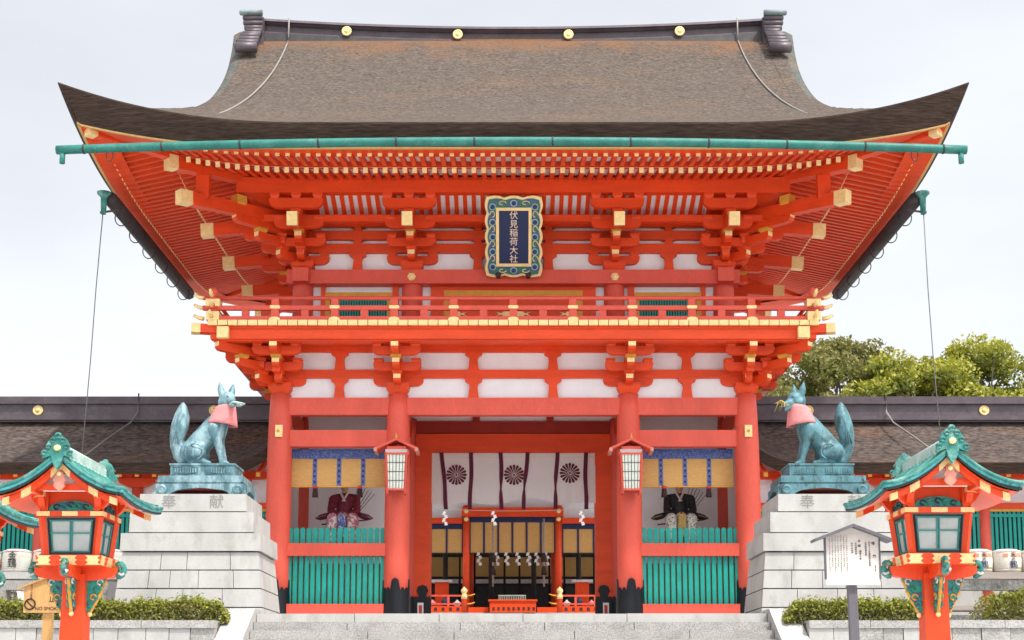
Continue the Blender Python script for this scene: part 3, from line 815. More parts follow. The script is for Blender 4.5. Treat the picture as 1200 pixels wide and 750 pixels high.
# ridge-end ornaments: a stack of rolls
for s in (-1, 1):
    e = put('ridge_end', tube_mesh([(s * 6.72, YC - .5, 15.7), (s * 6.72, YC + .5, 15.7)], [.05, .05], RIDGE, 6), roof)
    zt = 16.19
    spec = [(.13, .14, 7.22, RIDGEP), (.12, .05, 7.14, RIDGE), (.13, .0, 7.13, RIDGE), (.14, -.02, 7.10, RIDGE), (.15, -.05, 7.04, RIDGE), (.12, .0, 7.10, RIDGE), (.13, .05, 7.13, RIDGE), (.15, .02, 7.13, RIDGE), (.16, .05, 7.15, RIDGE), (.24, .12, 7.19, RIDGE)]
    z = zt
    for ri, (h, dy, xo, m) in enumerate(spec):
        dy = dy + max(0, ri - 3) * .19
        x0, x1 = 6.62, xo
        put('ridge_roll', tube_mesh([(s * x0, YC - .72 - dy * .6, z - h / 2), (s * (x1 - .03), YC - .72 - dy * .6, z - h / 2), (s * x1, YC - .72 - dy * .6, z - h / 2)], [h * .58, h * .58, h * .42], m, 12), roof)
        put('ridge_roll', tube_mesh([(s * x0, YC + .72 + dy * .6, z - h / 2), (s * x1, YC + .72 + dy * .6, z - h / 2)], h * .58, m, 12), roof)
        z -= h
    box('ridge_end_plate', roof, s * 6.6, s * 6.92, YC - .7, YC + .7, 14.9, 16.05, RIDGE)
# verge crest slab seen beside the ridge end
    box('verge_cap', roof, s * 6.9, s * 7.36, YC - .5, YC + .5, 14.9, 15.5, MOSSY)
# copper gutter along the front eave
def gz(x): return 9.93 - .19 * (x / 9.6) ** 2
gut = put('gutter', tube_mesh([(x, -4.30, gz(x)) for x in lin(-9.68, 9.60, 41)], .095, GUTTERM, 12, 'gutter'), roof)
for i in range(12):
    x = -9.1 + i * 1.655
    put('gutter_strap', tube_mesh([(x - .018, -4.30, gz(x)), (x + .018, -4.30, gz(x))], .106, DKGREY, 12), gut)
for x in (-9.55, 9.48): put('gutter_outlet', tube_mesh([(x, -4.30, gz(x) - .05), (x, -4.30, gz(x) - .3)], .06, PATINA, 10), gut)
for x in (-8.55, 8.5): put('gutter_ring', tube_mesh([(x + .07 * math.cos(t), -4.30, gz(x) - .16 + .13 * math.sin(t)) for t in lin(0, 2 * PI, 17)], .012, DKGREY, 6), gut)
# dark side gutters with hoops and outlets
for s in (-1, 1):
    g = put('side_gutter', tube_mesh([(s * 9.28, -1.6, 9.62), (s * 9.28, 6.6, 9.66)], .165, DKGREY, 8, 'side_gutter'), roof)
    for i in range(6):
        y = -.6 + i * 1.3
        put('gutter_hoop', tube_mesh([(s * (9.28 + .16 * math.cos(t)), y, 9.5 + .2 * math.sin(t)) for t in lin(0, 2 * PI, 19)], .014, DKGREY, 6), g)
    put('gutter_outlet', lathe_mesh([(.06, -.42), (.08, -.02), (.16, .06), (.17, .1)], 10, PATINA), g, T_(s * 9.42, -1.62, 9.66))
    bar('outlet_bracket', g, (s * 9.5, -1.62, 9.28), (s * 9.1, -1.55, 9.36), .04, .04, DKGREY)
# shift the whole gate a hand's width to its measured axis
gate.matrix_basis = T_(GX, 0, 0) @ gate.matrix_basis

# ================================================================== CORRIDORS BESIDE THE GATE
def corridor(s, label):
    X0, X1 = 5.95, 20.0
    r = thing('corridor', (s * 12.5, 3.4, FLOOR), label, 'corridor')
    YR = 3.4; YE = .85
    def ctop(d): return 3.86 + .36 * d + .093 * d * d      # d: run from the eave
    def flare(x): return .34 * clamp((6.9 - x) / .95) ** 2
    run = YR - YE
    def slope_mesh(sg):
        xs = [X0 + (X1 - X0) * (i / 40) ** 1.8 for i in range(41)]; ds = lin(0, run, 14)
        bm = bmesh.new()
        tp = [[bm.verts.new((s * x, YR + sg * (run - d), ctop(d) + flare(x) * (1 - d / run) )) for x in xs] for d in ds]
        bt = [[bm.verts.new((s * x, YR + sg * (run - d - (.14 if d == 0 else 0)), ctop(d) + flare(x) * (1 - d / run) - .26)) for x in xs] for d in ds]
        for i in range(13):
            for j in range(40):
                bm.faces.new((tp[i][j], tp[i][j + 1], tp[i + 1][j + 1], tp[i + 1][j]))
                f = bm.faces.new((bt[i][j], bt[i + 1][j], bt[i + 1][j + 1], bt[i][j + 1])); f.material_index = 2
        for j in range(40):
            f = bm.faces.new((tp[0][j], bt[0][j], bt[0][j + 1], tp[0][j + 1])); f.material_index = 1
        for i in range(13):
            f = bm.faces.new((tp[i][0], tp[i + 1][0], bt[i + 1][0], bt[i][0])); f.material_index = 1
        return finish(bm, 'corridor_roof', [BARKC, BARKEDGE, RED])
    rf = put('bark_roof', slope_mesh(-1), r)
    put('bark_roof', slope_mesh(1), r)
    zt = ctop(run)
    box('ridge_body', rf, s * (X0 + .1), s * X1, YR - .28, YR + .28, zt - .1, zt + .48, RIDGE)
    box('ridge_moulding', rf, s * (X0 + .08), s * X1, YR - .36, YR + .36, zt - .06, zt + .06, RIDGE)
    box('ridge_moulding', rf, s * (X0 + .06), s * X1, YR - .37, YR + .37, zt + .36, zt + .43, RIDGE)
    box('ridge_cap', rf, s * (X0 + .04), s * X1, YR - .33, YR + .33, zt + .43, zt + .56, RIDGE)
    for x in ((-12.25, -7.7, -16.5) if s < 0 else (7.66, 12.2, 16.7)):
        put('gilded_crest', crest, rf, T_(x, YR - .28, zt + .2) @ RX(PI / 2) @ SC(.86, .86, .9))
    # rafters with yellow ends under the eave
    n = int((X1 - X0) / .42)
    for i in range(n):
        x = s * (X0 + .2 + i * .42)
        bar('rafter', rf, (x, YE + .2, 3.60), (x, 2.3, 4.16), .09, .1, RED)
        box('rafter_end', rf, x - .05, x + .05, YE + .185, YE + .21, 3.54, 3.655, OCHRE)
    # wall: plaster, beams, posts, green lattice
    YW = 2.0
    w = box('plaster_wall', r, s * X0, s * X1, YW + .1, YW + .2, FLOOR, 4.3, WHITE)
    box('wall_beam', r, s * X0, s * X1, YW - .1, YW + .1, 3.62, 3.80, RED)
    box('wall_beam', r, s * X0, s * X1, YW - .1, YW + .1, 2.87, 3.02, RED)
    box('wall_strip', r, s * X0, s * X1, YW - .08, YW + .08, 2.80, 2.866, OCHRE)
    box('wall_beam', r, s * X0, s * X1, YW - .1, YW + .1, 1.45, 1.62, RED)
    for x in (6.9, 9.3, 11.7, 14.1, 16.5, 18.9):
        put('post', lathe_mesh([(.14, 0), (.14, 4.0)], 16, COLRED), r, T_(s * x, YW - .02, FLOOR))
        put('post_bracket', prism_mesh([(-.45, .22), (.45, .22), (.42, .1), (.2, .0), (-.2, 0), (-.42, .1)], .16, RED), r, T_(s * x, YW - .12, 3.40))
    lat = box('lattice', r, s * X0, s * X1, YW + .02, YW + .06, 1.62, 2.80, DARK)
    x = X0 + .1
    while x < X1:
        box('lattice_slat', lat, s * x - .035, s * x + .035, YW - .05, YW + .0, 1.62, 2.80, TEAL)
        x += .112 if x < 14 else .3
    box('lattice_rail', lat, s * X0, s * X1, YW - .07, YW - .052, 2.66, 2.74, TEAL)
    box('base_wall', r, s * X0, s * X1, YW - .05, YW + .1, FLOOR, 1.45, STONE)
    return r
corridor(-1, 'bark roofed red corridor running left from the gate behind the lantern')
corridor(1, 'bark roofed red corridor running right from the gate below the trees')

# ================================================================== FOX PEDESTALS
def pedestal(s, label):
    xc, yc = 6.16, -5.0
    r = thing('pedestal', (s * xc, yc, -.4), label, 'pedestal', 'stone pedestals of the two foxes')
    def tier(name, hw0, hd0, hw1, hd1, z0, z1, nb, gap=.006, m=STONE):
        # blocks butted side by side through the full depth
        cuts = [0]
        for i in range(1, nb): cuts.append((i + random.uniform(-.18, .18)) / nb)
        cuts.append(1)
        for a, b in zip(cuts, cuts[1:]):
            ga = gap if a > 0 else 0; gb = gap if b < 1 else 0
            def px(hw, t): return -hw + 2 * hw * t
            v = [(px(hw0, a) + ga, -hd0, z0), (px(hw0, b) - gb, -hd0, z0), (px(hw0, b) - gb, hd0, z0), (px(hw0, a) + ga, hd0, z0),
                 (px(hw1, a) + ga, -hd1, z1), (px(hw1, b) - gb, -hd1, z1), (px(hw1, b) - gb, hd1, z1), (px(hw1, a) + ga, hd1, z1)]
            hexa(name, r, v, m, T_(s * xc, yc, 0))
    def hw(z): return 1.30 + (1.04 - z) * .108
    def hd(z): return .95 + (1.04 - z) * .108
    box('core', r, s * xc - .98, s * xc + .98, yc - .86, yc + .86, -.4, 2.1, STONED)
    box('core', r, s * xc - 1.27, s * xc + 1.27, yc - .92, yc + .92, -.4, 1.03, STONED)
    zs = [1.034, .682, .326, -.034, -.40]
    for i in range(4):
        a, b = zs[i + 1] + .011, zs[i] - .011
        tier('course_block', hw(a), hd(a), hw(b), hd(b), a, b, 4 + i % 2)
    tier('cap_slab', 1.35, 1.0, 1.34, .99, 1.05, 1.392, 1)
    tier('upper_slab', 1.2, .955, 1.19, .95, 1.415, 1.80, 1)
    tier('top_slab', 1.03, .915, 1.02, .91, 1.825, 2.16, 1)
    for ch, dx in (('奉', -.46), ('献', .46)):
        put('carved_character', text_mesh(ch, .29, INKST, .002), r, T_(s * xc + dx, yc - .9165, 1.99))
    return r
INKST = mat('carved_letters', (.24, .235, .225), .2, 8, .9)
pedestal(-1, 'stepped pale stone pedestal under the fox left of the gate')
pedestal(1, 'stepped pale stone pedestal under the fox right of the gate')

# ---------------------------------------------------------------- bronze plinths and foxes
def plinth(s, M_, label):
    xc, yc = 6.1, -4.98
    r = thing('bronze_plinth', (s * xc, yc, 2.16), label, 'plinth', 'bronze plinths of the two foxes')
    # footed lower table with arched apron
    pts = [(-.90, 0), (-.62, 0), (-.55, .07), (-.45, .12), (-.2, .15), (0, .165), (.2, .15), (.45, .12), (.55, .07), (.62, 0), (.90, 0), (.92, .06), (.86, .12), (.85, .24), (-.85, .24), (-.86, .12), (-.92, .06)]
    for dy in (-.58, .58): put('apron', prism_mesh(pts, .1, M_), r, T_(s * xc, yc + dy, 2.16))
    pts2 = [(x * .68, z) for x, z in pts]
    for dx in (-.84, .84): put('apron', prism_mesh(pts2, .1, M_), r, T_(s * xc + dx, yc, 2.16) @ R90)
    box('apron_core', r, s * xc - .79, s * xc + .79, yc - .52, yc + .52, 2.30, 2.40, DKRED)
    for dx in (-.74, .74):
        put('scroll', lathe_mesh([(.10, 0), (.10, .03), (.06, .045), (.05, .03), (.02, .04)], 14, M_), r, T_(s * xc + dx, yc - .63, 2.29) @ RX(PI / 2))
    box('slab', r, s * xc - .80, s * xc + .80, yc - .58, yc + .58, 2.402, 2.44, M_)
    box('slab', r, s * xc - .83, s * xc + .83, yc - .6, yc + .6, 2.44, 2.57, M_)
    u = box('upper_box', r, s * xc - .63, s * xc + .63, yc - .44, yc + .44, 2.572, 2.82, M_)
    box('upper_box_rim', u, s * xc - .65, s * xc + .65, yc - .46, yc + .46, 2.80, 2.835, M_)
    for dx in (-.33, .33):
        p = box('relief_panel', u, s * xc + dx - .25, s * xc + dx + .25, yc - .452, yc - .441, 2.62, 2.77, BRONZED)
        for k in range(9):
            x = s * xc + dx - .2 + k * .05
            box('relief_ridge', u, x - .012, x + .012, yc - .466, yc - .452, 2.635 + .02 * abs(k - 4) / 4, 2.755 - .02 * abs(k - 4) / 4, M_)
    return r
plinth(-1, BRONZE, 'green bronze table plinth on the left stone pedestal')
plinth(1, BRONZED, 'green bronze table plinth on the right stone pedestal')

def fox(s, label, turn, jaw, M_):
    """seated fox looking along +x before mirroring by s; local origin at the feet"""
    caps = []
    def c(p, rp, q, rq): caps.append((p, rp, q, rq))
    HS = 1.22
    # torso: rump, ribcage, chest
    c((-.28, 0, .31), .265, (-.12, 0, .52), .255); c((-.12, 0, .52), .25, (.12, 0, .80), .245); c((.12, 0, .80), .24, (.22, 0, .95), .20)
    c((.15, 0, .66), .215, (.20, 0, .84), .205)
    # neck
    c((.22, 0, .93), .20, (.34, 0, 1.24), .15)
    for d in (-1, 1):
        # haunch, hind foot
        c((-.32, d * .16, .28), .21, (-.14, d * .18, .25), .15)
        c((-.09, d * .19, .37), .10, (-.20, d * .19, .15), .08)
        c((-.28, d * .18, .07), .07, (.0, d * .18, .065), .062); c((0, d * .18, .055), .066, (.08, d * .18, .05), .05)
        # shoulder, foreleg, paw
        c((.14, d * .14, .76), .145, (.21, d * .14, .52), .10); c((.21, d * .14, .52), .095, (.29, d * .13, .22), .068)
        c((.29, d * .13, .22), .066, (.32, d * .13, .09), .064); c((.32, d * .13, .065), .068, (.42, d * .13, .05), .05)
        for q in (-1, 0, 1): c((.42, d * .13 + q * .035, .045), .03, (.465, d * .13 + q * .04, .035), .022)
    # tail rising behind
    tl = [(-.52, 0, .16, .07), (-.60, 0, .22, .095), (-.64, 0, .42, .125), (-.62, 0, .62, .16), (-.575, 0, .82, .185), (-.545, 0, 1.0, .165), (-.53, 0, 1.18, .10), (-.525, 0, 1.30, .03)]
    c((-.36, 0, .12), .13, (-.52, 0, .12), .09); c((-.52, 0, .12), .08, (-.60, 0, .22), .095)
    for a, b in zip(tl[1:], tl[2:]): c(a[:3], a[3], b[:3], b[3])
    # head, turned on the neck
    H = Matrix.Translation((.36, 0, 1.36)) @ RZ(turn) @ Matrix.Scale(1.25, 4)
    def h(p): return tuple(H @ Vector(p))
    def ch(p, rp, q, rq): c(h(p), rp * 1.25, h(q), rq * 1.25)
    ch((-.03, 0, .0), .13, (.04, 0, .015), .122)
    ch((.08, 0, -.02), .092, (.19, 0, -.07), .058); ch((.19, 0, -.07), .058, (.30, 0, -.10), .034)
    if jaw: ch((.09, 0, -.09), .055, (.24, 0, -.185), .026)
    else: ch((.09, 0, -.085), .058, (.25, 0, -.135), .028)
    for d in (-1, 1):
        ch((.0, d * .095, -.045), .068, (.06, d * .08, -.06), .05)
        ch((.09, d * .06, .055), .036, (.13, d * .05, .045), .026)
        ch((-.03, d * .075, .09), .064, (-.04, d * .10, .165), .058); ch((-.04, d * .10, .165), .056, (-.05, d * .125, .30), .010)
    me = blob_mesh(caps, .022, M_, 'fox', 5)
    xc = 6.1
    r = tag(put('fox_statue', me, None, T_(s * xc, -4.98, 2.835) @ SC(-s, 1, 1)), label, 'statue', 'bronze fox statues')
    B = T_(s * xc, -4.98, 2.835) @ SC(-s, 1, 1)
    # eyes and ear hollows
    for d in (-1, 1):
        put('eye', blob_ball, r, B @ H @ T_(.135, d * .062, .028) @ SC(.016, .014, .010))
        v = [h((-.03, d * .07, .11)), h((-.02, d * .118, .11)), h((-.045, d * .112, .26))]
        v = [(p[0] + .0, p[1], p[2]) for p in v]
    # cast relief: haunch spirals, tail grooves
    for d in (-1, 1):
        sp_ = [(-.19 + .16 * math.cos(w) * (1 - w / 14), d * (.36 - .05 * (abs(math.cos(w)))), .27 + .16 * math.sin(w) * (1 - w / 14)) for w in lin(-1.2, 4.2, 22)]
        put('haunch_relief', tube_mesh(sp_, .016, M_, 6), r, B)
        for k, (dx, rr) in enumerate(((-.06, .012), (.0, .013), (.06, .012))):
            tp_ = [(x + dx * (1 - .5 * q), d * w_ * .98, z) for q, (x, z, w_) in enumerate(((-.63, .45, .125), (-.61, .65, .165), (-.57, .85, .182), (-.545, 1.02, .155)))]
            put('tail_groove', tube_mesh(tp_, rr, M_, 5), r, B)
    put('nose', blob_ball, r, B @ H @ T_(.345, 0, -.105) @ SC(.02, .022, .018))
    # bib: conical cloth round the neck
    n = 30; v = []; f = []
    A0, A1 = Vector((.335, 0, 1.24)), Vector((.225, 0, .86))
    for k in range(7):
        t = k / 6
        ax = A0.lerp(A1, t)
        for i in range(n):
            a = 2 * PI * i / n
            rad = .180 + .085 * t + .010 * math.sin(5 * a) * t + .006 * math.sin(11 * a + 1) * t
            front = max(0, math.cos(a))
            x = ax.x + rad * math.cos(a) * 1.02 + .07 * t * front; y = ax.y + rad * math.sin(a) * .98
            z = ax.z - .10 * t * front + .05 * t * max(0, -math.cos(a)) + rad * math.cos(a) * .18
            v.append((x, y, z))
    for k in range(6):
        for i in range(n):
            j = (i + 1) % n; f.append((k * n + i, k * n + j, (k + 1) * n + j, (k + 1) * n + i))
    bib = put('bib', newmesh('bib', v, f, PINK, smooth=True), r, B)
    sd = bib.modifiers.new('thick', 'SOLIDIFY'); sd.thickness = .012
    return r, B @ H
bmq = bmesh.new(); bmesh.ops.create_icosphere(bmq, subdivisions=2, radius=1)
blob_ball = finish(bmq, 'ball', BLACK, smooth=True)
foxL, HL = fox(-1, 'pale blue bronze fox with pink bib holding a key, left', math.radians(-52), False, BRONZE)
foxR, HR = fox(1, 'dark blue-green bronze fox with pink bib and open jaw, right', math.radians(-30), True, BRONZED)
STRAWG = mat('dull_gilt', (.42, .30, .09), .25, 10, .6)
# the key in the left fox's mouth and the grain sheaf at the right fox's
k0 = tag(put('key', tube_mesh([(0, -.10, 0), (0, .10, 0)], .014, BRONZE, 8), None, HL @ T_(.29, 0, -.135)), 'bronze key with square spiral bow in the left fox\'s mouth', 'key')
kb = WM[k0]
sp = [(0, -.10, 0), (.05, -.12, .0), (.20, -.14, .01), (.21, -.05, .01), (.21, .05, .0), (.10, .06, 0), (.09, -.02, 0), (.15, -.04, 0), (.15, .0, 0)]
put('key_bow', tube_mesh(sp, .016, PATINAPALE, 6), k0, HL @ T_(.29, 0, -.135))
g0 = tag(put('grain_sheaf', tube_mesh([(0, -.1, 0), (.02, .06, .0)], .012, STRAWG, 8), None, HR @ T_(.26, 0, -.12)), 'golden ear of grain held in the right fox\'s mouth', 'ornament')
for k in range(9):
    a = -.6 + k * .15
    pts = [(0, 0, 0), (.06 + .006 * k, -.06 + .012 * k, .05 + .03 * math.cos(a * 3)), (.10 + .01 * (k % 4), -.11 + .03 * k, -.05 - .02 * (k % 3) + .11 * (k % 2))]
    put('grain_stalk', tube_mesh(pts, [.006, .010, .004], STRAWG, 5), g0, HR @ T_(.26, 0, -.12))

# ================================================================== PLAQUE, HANGING LANTERNS, BLINDS, CURTAIN
def wavy_outline(hw, hh, amp, nx, nz):
    pts = []
    def edge(a, b, n, nrm):
        a, b = Vector(a), Vector(b)
        for i in range(n * 6):
            t = i / (n * 6)
            p = a.lerp(b, t) + Vector(nrm) * (amp * (abs(math.sin(PI * t * n)) - .5))
            pts.append((p.x, p.y))
    edge((-hw, -hh), (hw, -hh), nx, (0, -1)); edge((hw, -hh), (hw, hh), nz, (1, 0)); edge((hw, hh), (-hw, hh), nx, (0, 1)); edge((-hw, hh), (-hw, -hh), nz, (-1, 0))
    return pts
PB = Vector((GX + .012, .03, 8.24)); PT = Vector((GX + .012, -.93, 9.93))
ph = (PT - PB).length; tilt = math.atan2(PB.y - PT.y, PT.z - PB.z)
PM = Matrix.Translation((PB + PT) / 2) @ RX(tilt)
plaque = tag(put('name_plaque', prism_mesh(wavy_outline(.66, ph / 2 - .02, .05, 3, 5), .07, GOLD), None, PM), 'navy name plaque in a wavy gilt and green frame under the eaves', 'plaque')
PGREEN = mat('plaque_green', (.03, .20, .12), .3, 9, .5, col2=(.05, .10, .28), c2=(.48, .54), c2scale=9)
PBLUE = mat('plaque_blue', (.02, .055, .22), .2, 9, .5)
put('green_panel', prism_mesh(wavy_outline(.60, ph / 2 - .08, .045, 3, 5), .05, PGREEN), plaque, PM @ T_(0, -.03, 0))
fw, fh = .42, ph / 2 - .27
for a, b, c_, d in ((-fw, fw, fh - .07, fh), (-fw, fw, -fh, -fh + .07)): box('inner_frame', plaque, a, b, -.085, -.02, c_, d, GOLD, PM)
for q in (-1, 1): box('inner_frame', plaque, q * (fw - .07), q * fw, -.0845, -.02, -fh + .07, fh - .07, GOLD, PM)
GOLDT = mat('plaque_letters', (.85, .68, .55), .1, 9, .5)
NAVYB = mat('plaque_navy', (.004, .015, .08), .1, 6, .45)
box('navy_panel', plaque, -fw + .07, fw - .07, -.07, -.02, -fh + .07, fh - .07, NAVYB, PM)
for i, ch in enumerate('伏見稲荷大社'):
    put('character', text_mesh(ch, .205, GOLDT, .006), plaque, PM @ T_(0, -.076, fh - .19 - i * (2 * fh - .36) / 5.0))
# carved flowers and scrolls on the frame
flm = lathe_mesh([(.06, 0), (.055, .02), (.03, .03), (.025, .045), (.005, .05)], 8, PBLUE, 'carved_flower', smooth=False)
frm = lathe_mesh([(.085, 0), (.08, .012), (.0, .016)], 10, PATINAPALE, 'carved_rosette', smooth=False)
for x, z in [(q * .50, fh * t) for q in (-1, 1) for t in (-1.02, -.5, 0, .5, 1.02)] + [(0, fh + .10), (0, -fh - .10)]:
    p = put('carved_rosette', frm, plaque, PM @ T_(x, -.055, z) @ RX(PI / 2)); put('carved_flower', flm, plaque, PM @ T_(x, -.068, z) @ RX(PI / 2))
for q in (-1, 1):
    for t in (-.75, -.25, .25, .75):
        put('gilt_scroll', tube_mesh([(.07 * math.cos(w) * (1 - w / 9), 0, .10 * math.sin(w) * (1 - w / 9)) for w in lin(0, 5, 14)], .012, GOLD, 5), plaque, PM @ T_(q * .5, -.06, fh * t) @ SC(q, 1, 1))
    put('frame_foot', prism_mesh([(-.05, 0), (.05, 0), (.07, -.1), (.04, -.16), (-.04, -.16), (-.07, -.1)], .12, DARK), plaque, T_(GX + q * .36, -.02, 8.36))
    for t in (-.5, .5):
        put('gilt_scroll', tube_mesh([(.10 * math.cos(w) * (1 - w / 9), 0, .06 * math.sin(w) * (1 - w / 9)) for w in lin(0, 5, 14)], .012, GOLD, 5), plaque, PM @ T_(t * .55, -.06, q * (fh + .1)) @ SC(1, 1, q))

def hanging_lantern():
    x, y = -2.66, -.58
    r = thing('hanging_lantern', (x, y, 2.94), 'white paned red box lantern on the left front column', 'lantern', 'box lanterns on the front columns')
    z0, z1 = 2.97, 3.80
    wt, wb = .235, .205
    def q(sx, sy, z):
        w = wb + (wt - wb) * (z - z0) / (z1 - z0); return Vector((x + sx * w, y + sy * w, z))
    for sx in (-1, 1):
        for sy in (-1, 1):
            bar('corner_post', r, q(sx, sy, z0 - .09), q(sx, sy, z1 + .03), .045, .045, COLRED)
    for z in (z0, z1):
        for sx, sy, tx, ty in ((-1, -1, 1, -1), (1, -1, 1, 1), (1, 1, -1, 1), (-1, 1, -1, -1)): bar('rail', r, q(sx, sy, z), q(tx, ty, z), .04, .045, COLRED)
    for k, (sx, sy, tx, ty) in enumerate(((-1, -1, 1, -1), (1, -1, 1, 1), (1, 1, -1, 1), (-1, 1, -1, -1))):
        a, b, c_, d = q(sx, sy, z0), q(tx, ty, z0), q(tx, ty, z1), q(sx, sy, z1)
        p = put('pane', newmesh('pane', [tuple(v) for v in (a, b, c_, d)], [(0, 1, 2, 3)], PAPER), r)
        nrm = (b - a).cross(d - a).normalized() * .008
        for t in (1 / 6, 2 / 6, 3 / 6, 4 / 6, 5 / 6):
            bar('muntin', p, a.lerp(b, t) + nrm, d.lerp(c_, t) + nrm, .010 if t != .5 else .014, .006, DKGREY)
        for t in (.25, .5, .75): bar('muntin', p, a.lerp(d, t) + nrm * 1.3, b.lerp(c_, t) + nrm * 1.3, .006, .012, DKGREY)
    box('top_band', r, x - .25, x + .25, y - .25, y + .25, 3.815, 3.90, CLOTHW)
    for sx in (-1, 1):
        hexa('roof_board', r, [(x, y - .34, 4.10), (x + sx * .48, y - .34, 3.87), (x + sx * .48, y + .26, 3.87), (x, y + .26, 4.10), (x, y - .34, 4.15), (x + sx * .50, y - .34, 3.925), (x + sx * .50, y + .26, 3.925), (x, y + .26, 4.15)], COLRED)
        bar('eave_rod', r, (x + sx * .47, y - .36, 3.88), (x + sx * .47, y + .28, 3.88), .07, .08, PINKW)
    box('gable_board', r, x - .22, x + .22, y - .25, y + .2, 3.90, 3.97, COLRED)
    put('finial', lathe_mesh([(.03, 0), (.035, .04), (.01, .12), (.002, .16)], 8, OCHRE), r, T_(x, y - .3, 4.12))
    bar('hanger', r, (x, y + .2, 4.02), (x, y + .32, 4.02), .05, .05, BLACK)
    return r
PINKW = mat('faded_red', (.60, .24, .18), .15, 7, .6)
hlL = hanging_lantern()
hlR = dup(hlL, T_(2.74, -.58, 2.94)); hlR['label'] = 'white paned red box lantern on the right front column'

TASS = mat('tassel_dark', (.03, .012, .014), .2, 10, .8)
def blind(s, label):
    xa, xb = 3.0, 5.24; y = .28
    r = thing('bamboo_blind', (s * 4.1, y, 4.08), label, 'blind', 'bamboo blinds of the guardian niches')
    box('reed_sheet', r, s * xa, s * xb, y - .008, y + .008, 3.20, 3.86, BAMBOO)
    box('hem_rod', r, s * xa, s * xb, y - .02, y + .02, 3.17, 3.205, OCHRE)
    v = box('valance', r, s * xa, s * xb, y - .03, y + .012, 3.855, 4.085, BLUE)
    for t in (.235, .49, .745):
        x = s * (xa + (xb - xa) * t)
        box('brocade_band', r, x - .05, x + .05, y - .022, y - .006, 3.2, 3.86, BLUE)
        for k in range(5): box('band_motif', r, x - .022, x + .022, y - .028, y - .0225, 3.27 + k * .13, 3.33 + k * .13, NAVY)
    # red and black tassels
    for t in (.265, .735):
        x = s * (xa + (xb - xa) * t)
        q = put('tassel', lathe_mesh([(.075, 0), (.07, .02), (.055, .2), (.03, .22)], 12, TASS), r, T_(x, y - .05, 2.93))
        put('tassel_cap', lathe_mesh([(.06, 0), (.06, .05), (.02, .07)], 12, INKRED), q, T_(x, y - .05, 3.13))
    return r
blind(-1, 'bamboo blind with blue brocade bands over the red guardian\'s niche')
blind(1, 'bamboo blind with blue brocade bands over the black guardian\'s niche')

# curtain with chrysanthemum crests under the lintel
CY_ = 2.96
def cfold(x, z):
    t = (4.44 - z) / 1.4
    return CY_ + .03 * math.sin(x * 5.2) * t + .018 * math.sin(x * 13 + z * 2) * t
def cbot(x): return 3.17 + .07 * math.sin(x * 1.9 + .6) + .05 * math.sin(x * 4.1)
us = lin(-2.08, 2.10, 121)
curt = tag(put('curtain', grid_mesh(lambda x, t: (x + GX, cfold(x, 4.44 + (cbot(x) - 4.44) * t), 4.44 + (cbot(x) - 4.44) * t), us, lin(0, 1, 16), CLOTHW, 'curtain'), None, I4), 'white curtain with purple straps and three round flower crests in the doorway', 'curtain')
put('seam', tube_mesh([(x + GX, cfold(x, 4.33) - .004, 4.33) for x in us], .006, PAPER, 4), curt)
def strap(xt, xb, zb_, w):
    v = []; f = []
    for i in range(15):
        t = i / 14; z = 4.45 + (zb_ - 4.45) * t; x = xt + (xb - xt) * t + .012 * math.sin(t * 7 + xt)
        ww = w * (1 - .55 * math.exp(-((t - .62) / .12) ** 2) * (1 if (int(xt * 10) % 2) else .15))
        y = cfold(x, z) - .018 - .02 * t
        v += [(x - ww / 2 + GX, y, z), (x + ww / 2 + GX, y - .006, z)]
    f = [(2 * i, 2 * i + 1, 2 * i + 3, 2 * i + 2) for i in range(14)]
    o = put('strap', newmesh('strap', v, f, PURPLE), curt)
    m = o.modifiers.new('t', 'SOLIDIFY'); m.thickness = .008
for px, bx in ((518.8, 524), (553, 551.5), (587, 588), (618, 613), (652.5, 650), (685.5, 686)):
    strap((px - 601.5) / 45.3, (bx - 601.5) / 45.6, 2.98, .105)
def crest_mesh(R):
    v = []; f = []
    for i in range(16):
        a = 2 * PI * i / 16; g = .155
        pts = [(R * .16, a - g * .55), (R * .16, a + g * .55), (R * .9, a + g), (R * .985, a + g * .55), (R, a), (R * .985, a - g * .55), (R * .9, a - g)]
        b = len(v)
        v += [(r_ * math.sin(q), 0, r_ * math.cos(q)) for r_, q in pts]; f.append(tuple(range(b, b + 7)))
    b = len(v); v += [(R * .11 * math.sin(2 * PI * k / 12), 0, R * .11 * math.cos(2 * PI * k / 12)) for k in range(12)]; f.append(tuple(range(b, b + 12)))
    return newmesh('flower_crest', v, f, CRESTC)
CRESTC = mat('crest_print', (.12, .025, .035), .15, 8, .8)
cm = crest_mesh(.265)
for px, pz in ((536, 3.87), (602.5, 3.87), (667, 3.92)):
    x = (px - 601.5) / 45.2
    put('flower_crest', cm, curt, T_(x + GX, cfold(x, 3.87) - .03, pz))

